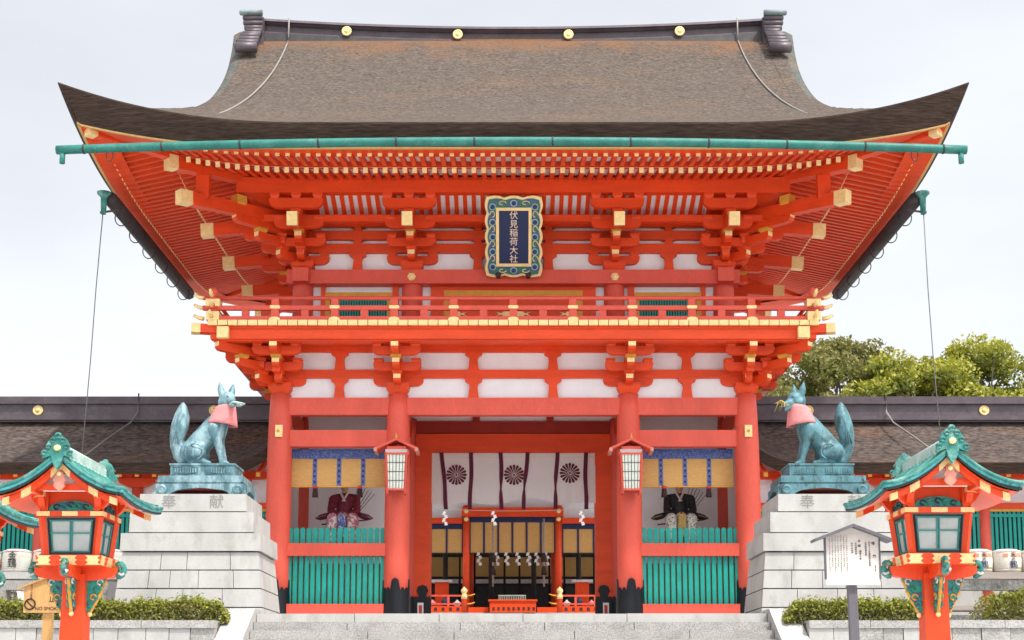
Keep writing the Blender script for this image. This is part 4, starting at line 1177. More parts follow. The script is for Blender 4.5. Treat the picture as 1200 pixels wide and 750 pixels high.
# ================================================================== GUARDIANS IN THE NICHES
def guardian(s, robe, lapm, trim, label):
    xc, yc, z0 = s * 4.08, 1.35, 1.72
    r = thing('guardian_statue', (xc, yc, z0), label, 'statue', 'seated guardian statues')
    M0 = T_(xc, yc, z0 - .04) @ Matrix.Scale(.88, 4)
    caps = []
    c = lambda *a: caps.append(a)
    # torso, wide court shoulders, arms brought together in front
    c((0, .05, .78), .24, (0, .05, 1.15), .235); c((0, .03, 1.15), .235, (0, .02, 1.52), .20)
    for d in (-1, 1):
        c((0, .02, 1.60), .13, (d * .31, .02, 1.57), .105)
        c((d * .33, .0, 1.54), .115, (d * .37, -.12, 1.20), .105); c((d * .37, -.12, 1.20), .105, (d * .17, -.34, 1.05), .11)
    body = put('robe', blob_mesh(caps, .035, robe, 'robe', 6), r, M0)
    # hanging sleeves flare sideways
    for d in (-1, 1):
        sl = [(d * .34, -.06, 1.13, .05), (d * .50, -.05, 1.06, .085), (d * .66, -.04, 1.02, .08), (d * .76, -.02, 1.0, .035), (d * .80, -.02, 1.0, .008)]
        put('sleeve', tube_mesh([q[:3] for q in sl], [q[3] for q in sl], robe, 12, flat=1.0), body, M0)
        put('sleeve_trim', tube_mesh([(d * .50, -.14, 1.07), (d * .66, -.125, 1.03), (d * .76, -.05, 1.0)], .012, trim, 5), body, M0)
        put('hand', blob_mesh([((d * .12, -.38, 1.04), .05, (d * .04, -.42, 1.05), .035)] + [((d * .05, -.42, 1.07 - .025 * k), .016, (d * -.02, -.43, 1.07 - .025 * k), .012) for k in range(4)] + [((d * .08, -.40, 1.09), .018, (d * .02, -.43, 1.12), .012)], .012, FACE, 'hand', 2), r, M0)
    for d in (-1, 1): bar('collar', body, M0 @ Vector((d * .10, -.10, 1.70)), M0 @ Vector((-d * .03, -.235, 1.45)), .05, .03, SIGNW)
    put('belt', tube_mesh([(.235 * math.cos(w), .05 + .235 * math.sin(w), 1.02) for w in lin(0, 2 * PI, 25)], .03, trim, 6), body, M0)
    # wide trousers over spread knees, boots
    caps = []
    for d in (-1, 1):
        caps.append(((d * .12, .05, .86), .20, (d * .27, -.36, .93), .19)); caps.append(((d * .27, -.38, .90), .185, (d * .27, -.42, .36), .16))
    put('trousers', blob_mesh(caps, .035, lapm, 'trousers', 6), r, M0)
    put('front_panel', prism_mesh([(-.12, 0), (.12, 0), (.095, .62), (-.095, .62)], .03, trim), r, M0 @ T_(0, -.52, .44) @ RX(.12))
    for d in (-1, 1):
        put('boot', blob_mesh([((d * .27, -.42, .22), .11, (d * .27, -.44, .07), .09), ((d * .27, -.44, .06), .085, (d * .27, -.64, .06), .065)], .025, BLACK, 'boot', 3), r, M0)
    # head with court cap
    caps = [((0, .0, 1.72), .075, (0, 0, 1.80), .08), ((0, -.005, 1.86), .115, (0, -.01, 1.98), .12), ((0, -.10, 1.84), .05, (0, -.11, 1.83), .04), ((0, -.125, 1.92), .02, (0, -.14, 1.89), .02)]
    for d in (-1, 1): caps.append(((d * .115, .0, 1.94), .025, (d * .12, .01, 1.89), .02))
    hd_ = put('head', blob_mesh(caps, .018, FACE, 'head', 3), r, M0)
    for d in (-1, 1): put('eye', blob_ball, hd_, M0 @ T_(d * .042, -.118, 1.945) @ SC(.016, .008, .007))
    put('mouth', blob_ball, hd_, M0 @ T_(0, -.145, 1.85) @ SC(.025, .008, .005))
    put('cap', lathe_mesh([(.13, 0), (.135, .03), (.12, .10), (.06, .14), (.05, .28), (.01, .3)], 16, BLACK), r, M0 @ T_(0, .0, 2.0))
    # sword and arrows
    bar('sword', r, M0 @ Vector((-.62 * 1, -.05, .82)), M0 @ Vector((.66, .0, .96)), .03, .03, DARK)
    for k in range(6):
        bar('arrow', r, M0 @ Vector((.12 + .03 * k, .3, 1.1)), M0 @ Vector((.35 + .09 * k, .32, 1.98 - .05 * k)), .012, .012, DARK)
    box('stool', r, xc - .35, xc + .35, yc - .2, yc + .4, z0, z0 + .55, DKRED)
    return r
FACE = mat('statue_face', (.52, .30, .19), .1, 8, .6)
ROBER = mat('maroon_robe', (.20, .022, .04), .35, 12, .65, col2=(.09, .01, .02), c2=(.5, .6), c2scale=14)
ROBEB = mat('black_robe', (.016, .017, .02), .3, 7, .6, col2=(.06, .065, .07), c2=(.56, .62), c2scale=16)
LAPA = mat('rose_trousers', (.48, .14, .20), .2, 14, .7, col2=(.70, .66, .62), c2=(.49, .54), c2scale=13)
LAPB = mat('patterned_trousers', (.66, .63, .56), .2, 20, .7, col2=(.05, .05, .07), c2=(.52, .58), c2scale=26)
TRIMA = mat('blue_trim', (.07, .11, .36), .3, 20, .7, col2=(.5, .48, .5), c2=(.52, .56), c2scale=22)
TRIMB = mat('gold_trim', (.45, .30, .09), .3, 20, .6)
guardian(-1, ROBER, LAPA, TRIMA, 'seated guardian in a maroon court robe behind the left green pickets')
guardian(1, ROBEB, LAPB, TRIMB, 'seated guardian in a black court robe behind the right green pickets')

# ================================================================== SAKE BARRELS ON THEIR SHELVES
barm = lathe_mesh([(.24, 0), (.29, .02), (.325, .12), (.335, .28), (.325, .44), (.30, .52), (.22, .55), (.0, .55)], 28, STRAW, 'barrel')
def rope_mesh(z, r): return tube_mesh([(r * math.cos(t), r * math.sin(t), z) for t in lin(0, 2 * PI, 29)], .016, CLOTHW, 6)
rope1, rope2 = rope_mesh(.50, .315), rope_mesh(.06, .308)
BARRED = mat('barrel_red', (.55, .10, .05), .2, 10, .8)
BARGRN = mat('barrel_green', (.05, .26, .12), .2, 10, .8)
def wrap_patch(a0, a1, z0, z1, m, r=.338):
    v = []; f = []
    n = 9
    def rad(z): return .336 - 1.1 * (z - .28) ** 2 * .55 + .004
    zz = lin(z0, z1, 5)
    for z in zz:
        for i in range(n):
            a = a0 + (a1 - a0) * i / (n - 1); v.append((rad(z) * math.sin(a), -rad(z) * math.cos(a), z))
    for j in range(4):
        for i in range(n - 1): f.append((j * n + i, j * n + i + 1, (j + 1) * n + i + 1, (j + 1) * n + i))
    return newmesh('label', v, f, m, smooth=True)
def barrel(x, y, z, kind, label, group):
    r = tag(put('sake_barrel', barm, None, T_(x, y, z)), label, 'barrel', group)
    put('rope', rope1, r, T_(x, y, z)); put('rope', rope2, r, T_(x, y, z))
    if kind == 0:
        for ch, dz, sz in (('金', .37, .2), ('鵄', .19, .22)): put('brand_character', text_mesh(ch, sz, INK, .004), r, T_(x, y - .342, z + dz))
        put('top_print', wrap_patch(-.5, .35, .475, .505, INKRED), r, T_(x, y, z))
        put('side_print', wrap_patch(.55, 1.3, .08, .35, PAPER), r, T_(x, y, z)); put('side_print', wrap_patch(.45, .7, .2, .4, BARGRN), r, T_(x, y, z)) if False else None
    else:
        for ch, dz, sz in (('天', .405, .13), ('の', .30, .10), ('鶴', .17, .19)): put('brand_character', text_mesh(ch, sz, NAVY if ch == '鶴' else INK, .004), r, T_(x + .05, y - .342, z + dz))
        put('side_print', wrap_patch(.05, .95, .36, .455, BARPINK), r, T_(x, y, z)); put('side_print', wrap_patch(-.55, -.2, .36, .44, BARPINK), r, T_(x, y, z))
        put('side_print', wrap_patch(.35, 1.2, .05, .13, BARTAN), r, T_(x, y, z))
    return r
BARPINK = mat('barrel_orange', (.62, .26, .17), .2, 10, .8)
BARTAN = mat('barrel_tan', (.42, .36, .22), .2, 10, .8)
def shelf(s, label):
    r = thing('barrel_shelf', (s * 10.5, -.3, FLOOR), label, 'shelf', 'shelves for sake barrels')
    box('shelf_board', r, s * 8.1, s * 14, -.72, .12, .93, 1.08, STONE if s < 0 else PALEWOOD)
    box('shelf_board', r, s * 8.1, s * 14, -.72, .12, .22, .32, PALEWOOD)
    for x in (8.2, 9.9, 11.6, 13.3):
        box('shelf_post', r, s * x - .07, s * x + .07, -.66, -.52, FLOOR, .93, PALEWOOD); box('shelf_post', r, s * x - .07, s * x + .07, -.06, .08, FLOOR, .93, PALEWOOD)
    return r
PALEWOOD = mat('weathered_wood', (.30, .26, .23), .2, 5, .8, stretch=(.4, 3, 3))
shelf(-1, 'weathered barrel shelf in front of the left corridor')
shelf(1, 'weathered barrel shelf in front of the right corridor')
for i in range(6):
    x = -12.13 + i * .71
    nm = ['at the picture\'s left edge', 'left of the big lantern', 'just behind the lantern\'s left bracket', 'hidden mostly by the lantern post', 'right of the lantern bracket', 'beside the left fox pedestal'][i]
    barrel(x, -.3, 1.08, 0, 'white sake barrel with black lettering, upper shelf, ' + nm, 'barrels on the left shelf')
for i in range(3):
    barrel(-12.1 + i * .75, -.3, .32, 0, 'white sake barrel on the lower left shelf, number %s from the left' % ['one', 'two', 'three'][i], 'barrels on the left shelf')
for i in range(5):
    x = 8.75 + i * .665
    nm = ['nearest the right fox pedestal', 'behind the sign side of the lantern', 'hidden mostly by the right lantern', 'just right of the lantern post', 'second right of the lantern post'][i]
    barrel(x + .0, -.3, 1.08, 1, 'straw wrapped sake barrel with blue lettering, ' + nm, 'barrels on the right shelf')
barrel(8.75 + 5 * .665, -.3, 1.08, 1, 'straw wrapped sake barrel cut by the picture\'s right edge', 'barrels on the right shelf')

# ================================================================== STONE FENCES
def stone_fence(s, label, m):
    r = thing('stone_fence', (s * 10.5, -3.6, -.4), label, 'fence', 'stone fences beside the pedestals')
    yb = -3.6
    box('fence_rail', r, s * 8.7, s * 14, yb - .14, yb + .14, .46, .66, m)
    for x in (8.85, 10.6, 12.4, 13.8):
        box('fence_post', r, s * x - .16, s * x + .16, yb - .17, yb + .17, -.4, .46, m)
    box('fence_foot', r, s * 8.7, s * 14, yb - .1, yb + .1, -.38, -.05, m)
    return r
stone_fence(1, 'dark mossy stone fence rail behind the right lantern', GRANITED)
fl = stone_fence(-1, 'pale granite fence rail behind the left lantern', GRANITE)
cp = put('lantern_stone', lathe_mesh([(.20, 0), (.20, .35), (.30, .42), (.31, .55), (.22, .62), (.24, .75), (.27, .95), (.2, 1.05), (.02, 1.08)], 12, GRANITE), None, T_(-8.55, -3.9, -.38))
tag(cp, 'squat carved granite post with rounded cap beside the left pedestal', 'stone post')

# ================================================================== HEDGES AND SHRUBS
def leaf_cloud(pts, size, mats, name, tri=False, flat=.5):
    v = []; f = []; fm = []
    for p, sz, mi in pts:
        n = Vector((random.gauss(0, 1), random.gauss(0, 1), random.gauss(.4, 1))).normalized()
        a = n.orthogonal().normalized(); a.rotate(Matrix.Rotation(random.uniform(0, 6.28), 3, n)); b = n.cross(a) * flat
        s_ = sz; b0 = len(v)
        v += [tuple(p - a * s_), tuple(p + b * s_ + n * s_ * .15), tuple(p + a * s_), tuple(p - b * s_ + n * s_ * .15)]
        f.append((b0, b0 + 1, b0 + 2, b0 + 3)); fm.append(mi)
    me = newmesh(name, v, f, mats, fm)
    return me
def hedge(name, x0, x1, y0, y1, z0, h, n, label):
    r = thing(name, ((x0 + x1) / 2, (y0 + y1) / 2, z0), label, 'hedge')
    pts = []
    def hh(x, y): return h * (.84 + .05 * math.sin(x * 3.1 + 1) + .05 * math.sin(x * 7.3) + .05 * math.sin(x * 17 + y * 9) + .05 * math.sin(x * 41 + y * 23))
    for i in range(n):
        x = random.uniform(x0, x1); y = random.uniform(y0, y1) if random.random() < .5 else random.uniform(y0 - .04, y0 + .12)
        e = min(1, (x - x0) / .25 + .25, (x1 - x) / .25 + .25)
        t = 1 - random.random() ** 1.7 * .9
        z = z0 + hh(x, y) * e * t + random.gauss(0, .012) + (abs(random.gauss(0, .045)) if t > .85 and random.random() < .25 else 0)
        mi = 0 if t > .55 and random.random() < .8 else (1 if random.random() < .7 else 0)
        pts.append((Vector((x, y + random.gauss(0, .03), z)), random.uniform(.014, .042), mi))
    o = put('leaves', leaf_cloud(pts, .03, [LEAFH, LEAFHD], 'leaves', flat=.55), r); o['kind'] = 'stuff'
    v = []; f = []
    for i in range(int((x1 - x0) * 70)):
        x = random.uniform(x0, x1); y = random.uniform(y0, y1); b0 = len(v)
        top = Vector((x + random.gauss(0, .07), y + random.gauss(0, .05), z0 + h * random.uniform(.5, 1.08)))
        v += [(x - .006, y, z0 - .05), (x + .006, y, z0 - .05), (x, y + .008, z0 - .05), tuple(top)]; f += [(0 + b0, 1 + b0, 3 + b0), (1 + b0, 2 + b0, 3 + b0), (2 + b0, b0, 3 + b0)]
    t = put('twigs', newmesh('twigs', v, f, TWIG), r); t['kind'] = 'stuff'
    return r
hedge('hedge', -12.5, -5.12, -7.40, -6.95, -.40, .46, 30000, 'clipped yellow green hedge along the wall left of the stairs')
hedge('hedge', 4.92, 7.75, -7.40, -6.95, -.40, .46, 12000, 'clipped yellow green hedge along the wall right of the stairs')
hedge('shrub', 8.9, 12.5, -6.3, -5.2, -.42, .78, 12000, 'loose dark shrubs between the right stone fence and the wall')

# ================================================================== POST LANTERNS
def post_lantern(label):
    r = thing('post_lantern', (0, 0, GROUND), label, 'lantern', 'vermilion post lanterns')
    ZG = GROUND
    # square post with flared foot
    def ring(w, z): return [(-w, -w, z), (w, -w, z), (w, w, z), (-w, w, z)]
    prof_ = [(.24, ZG), (.19, ZG + .25), (.145, ZG + .8), (.122, -1.3), (.112, -1.0), (.105, -.45)]
    v = [p for w, z in prof_ for p in ring(w, z)]; f = [(3, 2, 1, 0)]
    for i in range(len(prof_) - 1):
        for q in range(4): f.append((i * 4 + q, i * 4 + (q + 1) % 4, i * 4 + 4 + (q + 1) % 4, i * 4 + 4 + q))
    put('post', newmesh('post', v, f, LRED), r)
    box('post_base', r, -.33, .33, -.33, .33, ZG, ZG + .16, STONE)
    # crossing arms with carved green heads
    for a in (0, PI / 2):
        R_ = RZ(a)
        pa = prism_mesh([(-.40, .02), (-.35, -.02), (-.18, -.05), (.18, -.05), (.35, -.02), (.40, .02), (.40, .075), (-.40, .075)], .12, LRED)
        arm_ = put('arm', pa, r, R_ @ T_(0, 0, -.46 + (.001 if a else 0)))
        for s in (-1, 1):
            sp_ = [(s * (.41 + .042 * math.cos(w) * (1 - w / 12)), 0, -.40 + .06 * math.sin(w) * (1 - w / 12)) for w in lin(-2, 6, 16)]
            put('carved_head', tube_mesh(sp_, .032, PATINA, 7), arm_, R_)
            put('carved_head', tube_mesh([(s * .34, 0, -.385), (s * .41, 0, -.355), (s * .46, 0, -.385)], [.02, .03, .015], OCHRE, 6), arm_, R_)
            put('carved_tongue', tube_mesh([(s * .41, -.03, -.44), (s * .445, -.03, -.455), (s * .465, -.03, -.44)], .012, CLOTHW, 5), arm_, R_)
            # scroll bracket below the arm: green carved panel edged in gilt
            pts = [(s * .10, -.49), (s * .285, -.49), (s * .275, -.53), (s * .24, -.55), (s * .25, -.60), (s * .21, -.64), (s * .22, -.69), (s * .175, -.72), (s * .17, -.77), (s * .13, -.80), (s * .104, -.82)]
            if s < 0: pts = list(reversed(pts))
            b = put('scroll_bracket', prism_mesh(pts, .05, LCARVE), r, R_)
            edge = [(s * .285, 0, -.50), (s * .265, 0, -.54), (s * .245, 0, -.58), (s * .24, 0, -.62), (s * .215, 0, -.66), (s * .20, 0, -.71), (s * .172, 0, -.75), (s * .155, 0, -.79), (s * .135, 0, -.83)]
            put('gilt_edge', tube_mesh(edge, .017, OCHRE, 6), b, R_)
            put('gilt_drop', blob_gold, b, R_ @ T_(s * .137, 0, -.835) @ SC(.024, .024, .026))
            for k, (x, z) in enumerate(((.235, -.525), (.20, -.60), (.175, -.67), (.15, -.74))):
                for sy in (-1, 1):
                    put('carved_curl', tube_mesh([(s * x + .026 * math.cos(w), sy * .03, z + .026 * math.sin(w)) for w in lin(0, 5, 10)], .009, (CLOTHW, PATINA, OCHRE, PATINA)[k], 5), b, R_)
    # tray
    tray = put('tray', newmesh('tray', ring(.30, -.385) + ring(.315, -.285), CF, LRED), r)
    for a in range(4):
        R_ = RZ(a * PI / 2)
        for x, w in ((0, .085), (-.235, .07), (.235, .07)):
            pts = [(x - w, -.045), (x - w + .025, -.02), (x - w, 0), (x - w + .025, .02), (x - w, .045), (x + w, .045), (x + w - .025, .02), (x + w, 0), (x + w - .025, -.02), (x + w, -.045)]
            put('gilt_patch', prism_mesh(pts, .008, GOLD), tray, R_ @ T_(0, -.3115, -.335) @ RX(.15))
    # light box: leaning corner posts, panes, green bars
    zb0, zb1, wb, wt = -.285, .085, .222, .258
    for sx in (-1, 1):
        for sy in (-1, 1):
            bar('corner_post', r, (sx * (wb + .02), sy * (wb + .02), zb0), (sx * (wt + .02), sy * (wt + .02), zb1), .052, .052, LRED)
    for a in range(4):
        R_ = RZ(a * PI / 2)
        q = lambda x, z, d=0: R_ @ Vector((x * (wb + (wt - wb) * (z - zb0) / (zb1 - zb0)), -(wb + (wt - wb) * (z - zb0) / (zb1 - zb0)) + .0 - d, z))
        p = put('pane', newmesh('pane', [tuple(q(-.97, zb0)), tuple(q(.97, zb0)), tuple(q(.97, zb1)), tuple(q(-.97, zb1))], [(0, 1, 2, 3)], GLASSP), r)
        for x in (-.86, .86): bar('pane_frame', p, q(x, zb0 + .02, .012), q(x, zb1 - .02, .012), .018, .012, LBLK)
        for z in (zb0 + .022, zb1 - .018): bar('pane_frame', p, q(-.9, z, .013), q(.9, z, .013), .012, .018, LBLK)
        for x in (-.78, .78, -.035, .035): bar('pane_bar', p, q(x, zb0 + .04, .010), q(x, zb1 - .04, .010), .011, .012, TEALL)
        for z in (zb0 + .04, zb1 - .036, (zb0 + zb1) / 2 + .03): bar('pane_bar', p, q(-.84, z, .011), q(.84, z, .011), .012, .012, TEALL)
        l = bar('lintel', r, R_ @ Vector((-.315, -.287, .112)), R_ @ Vector((.315 - .001 * a, -.287, .112)), .055, .052, LRED)
        for x, w in ((0, .075), (-.255, .06), (.255, .06)):
            box('gilt_patch', l, x - w, x + w, -.322, -.314, .09, .134, GOLD, R_)
        # carved transom: green pierced arch
        tp = [(-.22, 0)] + [(.22 * math.cos(w), .10 * math.sin(w) ** .8) for w in lin(PI, 0, 13)][1:-1] + [(.22, 0)]
        t_ = put('carved_transom', prism_mesh(tp, .03, LCARVE), r, R_ @ T_(0, -.27, .14))
        for k in range(5):
            put('carved_curl', tube_mesh([(-.14 + .07 * k + .026 * math.cos(w), -.295, .18 + .02 * (1 - abs(k - 2) / 2) + .022 * math.sin(w)) for w in lin(0, 5, 9)], .007, LBLK if k % 2 == 0 else PATINA, 5), t_, R_)
        box('upper_wall', r, -.24, .24, -.25, -.2, .12, .34, LRED, R_)
        # bracket elbows at the corners
        for s in (-1, 1):
            e = put('elbow', prism_mesh([(0, 0), (.05, 0), (.12, .06), (.16, .12), (.16, .19), (0, .19)], .06, LRED), r, R_ @ T_(s * .22, -.27, .14) @ SC(s, 1, 1))
            box('gilt_patch', e, s * .33, s * .388, -.305, -.235, .27, .315, GOLD, R_)
    # roof: curved gable roof of copper sheet
    W_, D_ = .615, .76
    def lz(x): t = abs(x) / W_; return .665 - .39 * (1.66 * t - .66 * t * t)
    def lup(x, y): return .045 * (abs(x) / W_) ** 2 * (abs(y) / D_) ** 2
    xs = lin(-W_, W_, 41); ysr = lin(-D_, D_, 13)
    rf = put('copper_roof', grid_mesh(lambda x, y: (x, y, lz(x) + lup(x, y)), xs, ysr, PATINAPALE, 'copper_roof'), r)
    put('soffit', grid_mesh(lambda x, y: (x * .955, y * .94, lz(x) + lup(x, y) - .095), xs, ysr, LRED, 'soffit', flip=True), rf)
    # thick rolled edges
    for s in (-1, 1):
        for k, (dz, rr, m) in enumerate(((-.022, .019, PATINA), (-.048, .019, PATINA2), (-.074, .015, LBLK))):
            put('roof_edge', tube_mesh([(x, s * (D_ - .012 * k), lz(x) + lup(x, D_) + dz) for x in xs], rr, m, 8), rf)
            put('roof_edge', tube_mesh([(s * (W_ - .012 * k), y, lz(W_) + lup(W_, y) + dz) for y in ysr], rr, m, 8), rf)
    # standing seams
    for s in (-1, 1):
        for i in range(13):
            y = -D_ + .06 + i * .1165
            put('seam', tube_mesh([(s * x, y, lz(x) + lup(x, y) + .004) for x in lin(.07, W_ - .02, 9)], .007, PATINA, 5), rf)
    # bargeboards with gilt joints, pendant
    for sy in (-1, 1):
        for s in (-1, 1):
            bpts = [(s * x, lz(x) - .10 + .01) for x in lin(.0, .53, 9)] + [(s * x, lz(x) - .165 + .04 * x) for x in lin(.53, .0, 9)]
            bb = put('bargeboard', prism_mesh(bpts, .04, LRED), r, T_(0, sy * .64, 0))
            for xa, xb in ((.0, .09), (.27, .36), (.47, .533)):
                gp = [(s * x, lz(x) - .095 + .01) for x in lin(xa, xb, 4)] + [(s * x, lz(x) - .169 + .04 * x) for x in lin(xb, xa, 4)]
                put('gilt_joint', prism_mesh(gp, .05, GOLD), bb, T_(0, sy * .642, 0))
        pend = [(0, -.15), (.03, -.13), (.055, -.10), (.045, -.07), (.06, -.045), (.04, -.02), (.03, .03), (0, .05), (-.03, .03), (-.04, -.02), (-.06, -.045), (-.045, -.07), (-.055, -.10), (-.03, -.13)]
        p = put('gable_pendant', prism_mesh(pend, .03, PINKW), r, T_(0, sy * .675, .43))
        put('gilt_boss', blob_gold, p, T_(0, sy * .70, .44) @ SC(.024, .02, .024))
        box('gable_beam', r, -.30, .30, sy * .56, sy * .60, .30, .36, LRED)
        box('gable_wall', r, -.2, .2, sy * .5, sy * .54, .3, .46, WHITE)
        for s in (-1, 1):
            bar('purlin', r, (s * .27, sy * .20, .31), (s * .27, sy * .66, .31), .06, .07, LRED)
    # ridge with scrolled finials
    box('ridge_beam', r, -.045, .045, -D_ + .06, D_ - .06, .60, .695, PATINAPALE)
    put('ridge_cap', tube_mesh([(0, -D_ + .04, .70), (0, D_ - .04, .70)], .036, PATINAPALE, 10), r)
    for sy in (-1, 1):
        fpts = [(-.14, -.09), (-.13, -.03), (-.10, .0), (-.10, .05), (-.07, .10), (-.03, .13), (.03, .13), (.07, .10), (.10, .05), (.10, 0), (.13, -.03), (.14, -.09), (.06, -.06), (.035, -.14), (0, -.19), (-.035, -.14), (-.06, -.06)]
        fn_ = put('ridge_finial', prism_mesh(fpts, .06, PATINA), r, T_(0, sy * (D_ + .0), .66))
        for s in (-1, 1):
            for q_ in range(3):
                put('finial_scroll', tube_mesh([(s * (.045 + .038 * q_) + .020 * math.cos(w), sy * (D_ + .03), .745 - .06 * q_ + .020 * math.sin(w)) for w in lin(0, 5.5, 10)], .011, PATINA, 5), fn_)
        put('finial_scroll', tube_mesh([(.024 * math.cos(w), sy * (D_ + .03), .785 + .024 * math.sin(w)) for w in lin(0, 5.8, 10)], .013, PATINA, 5), fn_)
        put('gilt_boss', blob_gold, fn_, T_(0, sy * (D_ + .035), .67) @ SC(.035, .02, .03))
    return r
LRED = mat('lantern_vermilion', (.74, .066, .010), .12, 4, .42, fine=(40, .05))
LBLK = mat('lantern_black', (.02, .025, .03), .2, 8, .45)
TEALL = mat('lantern_green_bar', (.03, .24, .22), .15, 8, .5)
LCARVE = mat('carved_green', (.015, .26, .19), .3, 18, .5, col2=(.04, .12, .20), c2=(.5, .56), c2scale=16)
PATINA2 = mat('verdigris_blue', (.06, .34, .34), .35, 9, .5, col2=(.02, .09, .10), c2=(.52, .64), c2scale=14)
bmq = bmesh.new(); bmesh.ops.create_icosphere(bmq, subdivisions=2, radius=1)
blob_gold = finish(bmq, 'gold_ball', GOLD, smooth=True)
ln = post_lantern('large vermilion post lantern with green copper roof, left foreground')
ln.matrix_basis = T_(-4.24, -19.45, GROUND - .05); 
ln2 = dup(ln, T_(3.92, -20.06, GROUND - .09)); ln2['label'] = 'large vermilion post lantern with green copper roof, right foreground'
ln3 = dup(ln, T_(-5.84, -18.25, GROUND - .05)); ln3['label'] = 'vermilion post lantern mostly cut off by the left picture edge'

# ================================================================== SIGNS
def sign_board():
    y = -18.5
    r = thing('notice_board', (3.535, y, GROUND), 'white roofed notice board with columns of writing on a grey post', 'sign')
    box('board', r, 3.265, 3.83, y - .02, y + .02, -.53, .005, SIGNW)
    hexa('board_top', r, [(3.265, y - .02, .006), (3.83, y - .02, .006), (3.83, y + .02, .006), (3.265, y + .02, .006), (3.54, y - .02, .07), (3.555, y - .02, .07), (3.555, y + .02, .07), (3.54, y + .02, .07)], SIGNW)
    for s in (-1, 1):
        hexa('roof_board', r, [(3.545, y - .12, .068), (3.545 + s * .40, y - .12, -.085), (3.545 + s * .40, y + .12, -.085), (3.545, y + .12, .068), (3.545, y - .12, .10), (3.545 + s * .405, y - .12, -.057), (3.545 + s * .405, y + .12, -.057), (3.545, y + .12, .10)], SIGNG)
        box('side_strip', r, 3.548 + s * .275, 3.548 + s * .29, y - .03, y + .022, -.47, -.02, SIGNG)
    hexa('post', r, [(3.535, y + .02, GROUND), (3.635, y + .02, GROUND), (3.635, y + .1, GROUND), (3.535, y + .1, GROUND), (3.495, y + .022, .02), (3.585, y + .022, .02), (3.585, y + .1, .02), (3.495, y + .1, .02)], SIGNG)
    def col(x, z, chars, sz, m=INK, gap=1.12):
        for i, ch in enumerate(chars): put('lettering', text_mesh(ch, sz, m, .001), r, T_(x, y - .024, z - i * sz * gap))
    col(3.765, -.10, '楼', .036); col(3.775, -.235, '門', .036)
    col(3.782, -.33, '重要文化財', .012)
    col(3.725, -.09, '天正十七年豊臣秀吉造営', .021); col(3.688, -.09, '入母屋造檜皮葺', .019)
    col(3.62, -.075, '本', .03); col(3.622, -.125, '殿', .03); col(3.63, -.18, '稲荷大神', .024)
    col(3.585, -.10, '五社相殿流造', .019); col(3.545, -.10, '明応八年再興', .017)
    for k in range(7):
        col(3.49 - k * .030, -.02 - .004 * (k % 2), '伏見稲荷大社御祭神宇迦之御魂大神佐田彦大神'[:20 - (k * 3) % 6], .0125, INK if k % 3 else SIGNB, 1.55)
    return r
SIGNB = mat('brown_ink', (.18, .10, .06), .1, 5, .7)
sign_board()
def smoke_sign():
    y = -18.0
    r = thing('no_smoking_sign', (-5.0, y, GROUND), 'small wooden no smoking sign beside the left lantern post', 'sign')
    pts = [(-5.235, -.79), (-4.76, -.79), (-4.76, -.485), (-4.99, -.415), (-5.235, -.50)]
    put('board', prism_mesh(pts, .03, WOOD), r, T_(0, y, 0))
    bar('roof_strip', r, (-5.30, y - .01, -.535), (-4.985, y - .01, -.41), .07, .014, WOOD); bar('roof_strip', r, (-4.985, y - .01, -.41), (-4.70, y - .01, -.50), .07, .014, WOOD)
    box('post', r, -5.035, -4.935, y + .018, y + .09, GROUND, -.52, WOOD)
    put('symbol', tube_mesh([(-5.165 + .055 * math.cos(t), y - .018, -.70 + .055 * math.sin(t)) for t in lin(0, 2 * PI, 25)], .0085, DARK, 5), r)
    bar('symbol', r, (-5.205, y - .018, -.662), (-5.125, y - .018, -.738), .008, .012, DARK)
    put('lettering', text_mesh('NO SMOKING', .052, INK, .001), r, T_(-4.945, y - .017, -.748))
    for ch, z in (('禁', -.58), ('止', -.665)): put('lettering', text_mesh(ch, .085, INK, .001), r, T_(-4.925, y - .017, z + .02))
    for i, ch in enumerate('境内での喫煙'): put('lettering', text_mesh(ch, .026, SIGNB, .001), r, T_(-5.155, y - .017, -.50 - i * .027))
    return r
smoke_sign()

# ================================================================== WORSHIP HALL SEEN THROUGH THE GATE
HYY = 19.5
hall = thing('worship_hall', (0, HYY + 3, FLOOR), 'red columned worship hall seen through the gate doorway', 'shrine hall')
HF = 1.22
box('hall_platform', hall, -8, 8, HYY - .9, HYY + 9, FLOOR, HF, STONE)
for x in (-5.2, -1.69, 1.72, 5.2):
    put('column', lathe_mesh([(.125, 0), (.125, 4.0)], 18, LRED), hall, T_(x, HYY, HF))
    put('column', lathe_mesh([(.125, 0), (.125, 4.0)], 18, LRED), hall, T_(x, HYY + 6, HF))
b = box('main_beam', hall, -1.86, 1.9, HYY - .16, HYY + .12, 4.80, 5.14, LRED)
for x in (-1.69, 1.72):
    for z in (5.0, 4.70): put('gilt_boss', lathe_mesh([(.09, 0), (.07, .03), (.02, .04)], 12, GOLD), b, T_(x, HYY - .17, z) @ RX(PI / 2))
for s in (-1, 1): box('side_beam', hall, s * 1.84, s * 8, HYY - .1, HYY + .1, 4.55, 4.76, LRED)
box('upper_wall', hall, -8, 8, HYY + .1, HYY + .2, 4.76, 6.8, WHITE)
hexa('bark_roof', hall, [(-9.5, HYY - 2.6, 6.9), (9.5, HYY - 2.6, 6.9), (9.5, HYY + 9, 6.9), (-9.5, HYY + 9, 6.9), (-7, HYY + 3.2, 9.6), (7, HYY + 3.2, 9.6), (7, HYY + 3.4, 9.6), (-7, HYY + 3.4, 9.6)], BARK)  # simple roof block hidden behind the gate, added to keep the hall interior shaded
box('back_wall', hall, -8, 8, HYY + 7, HYY + 7.2, HF, 6.8, DARK)
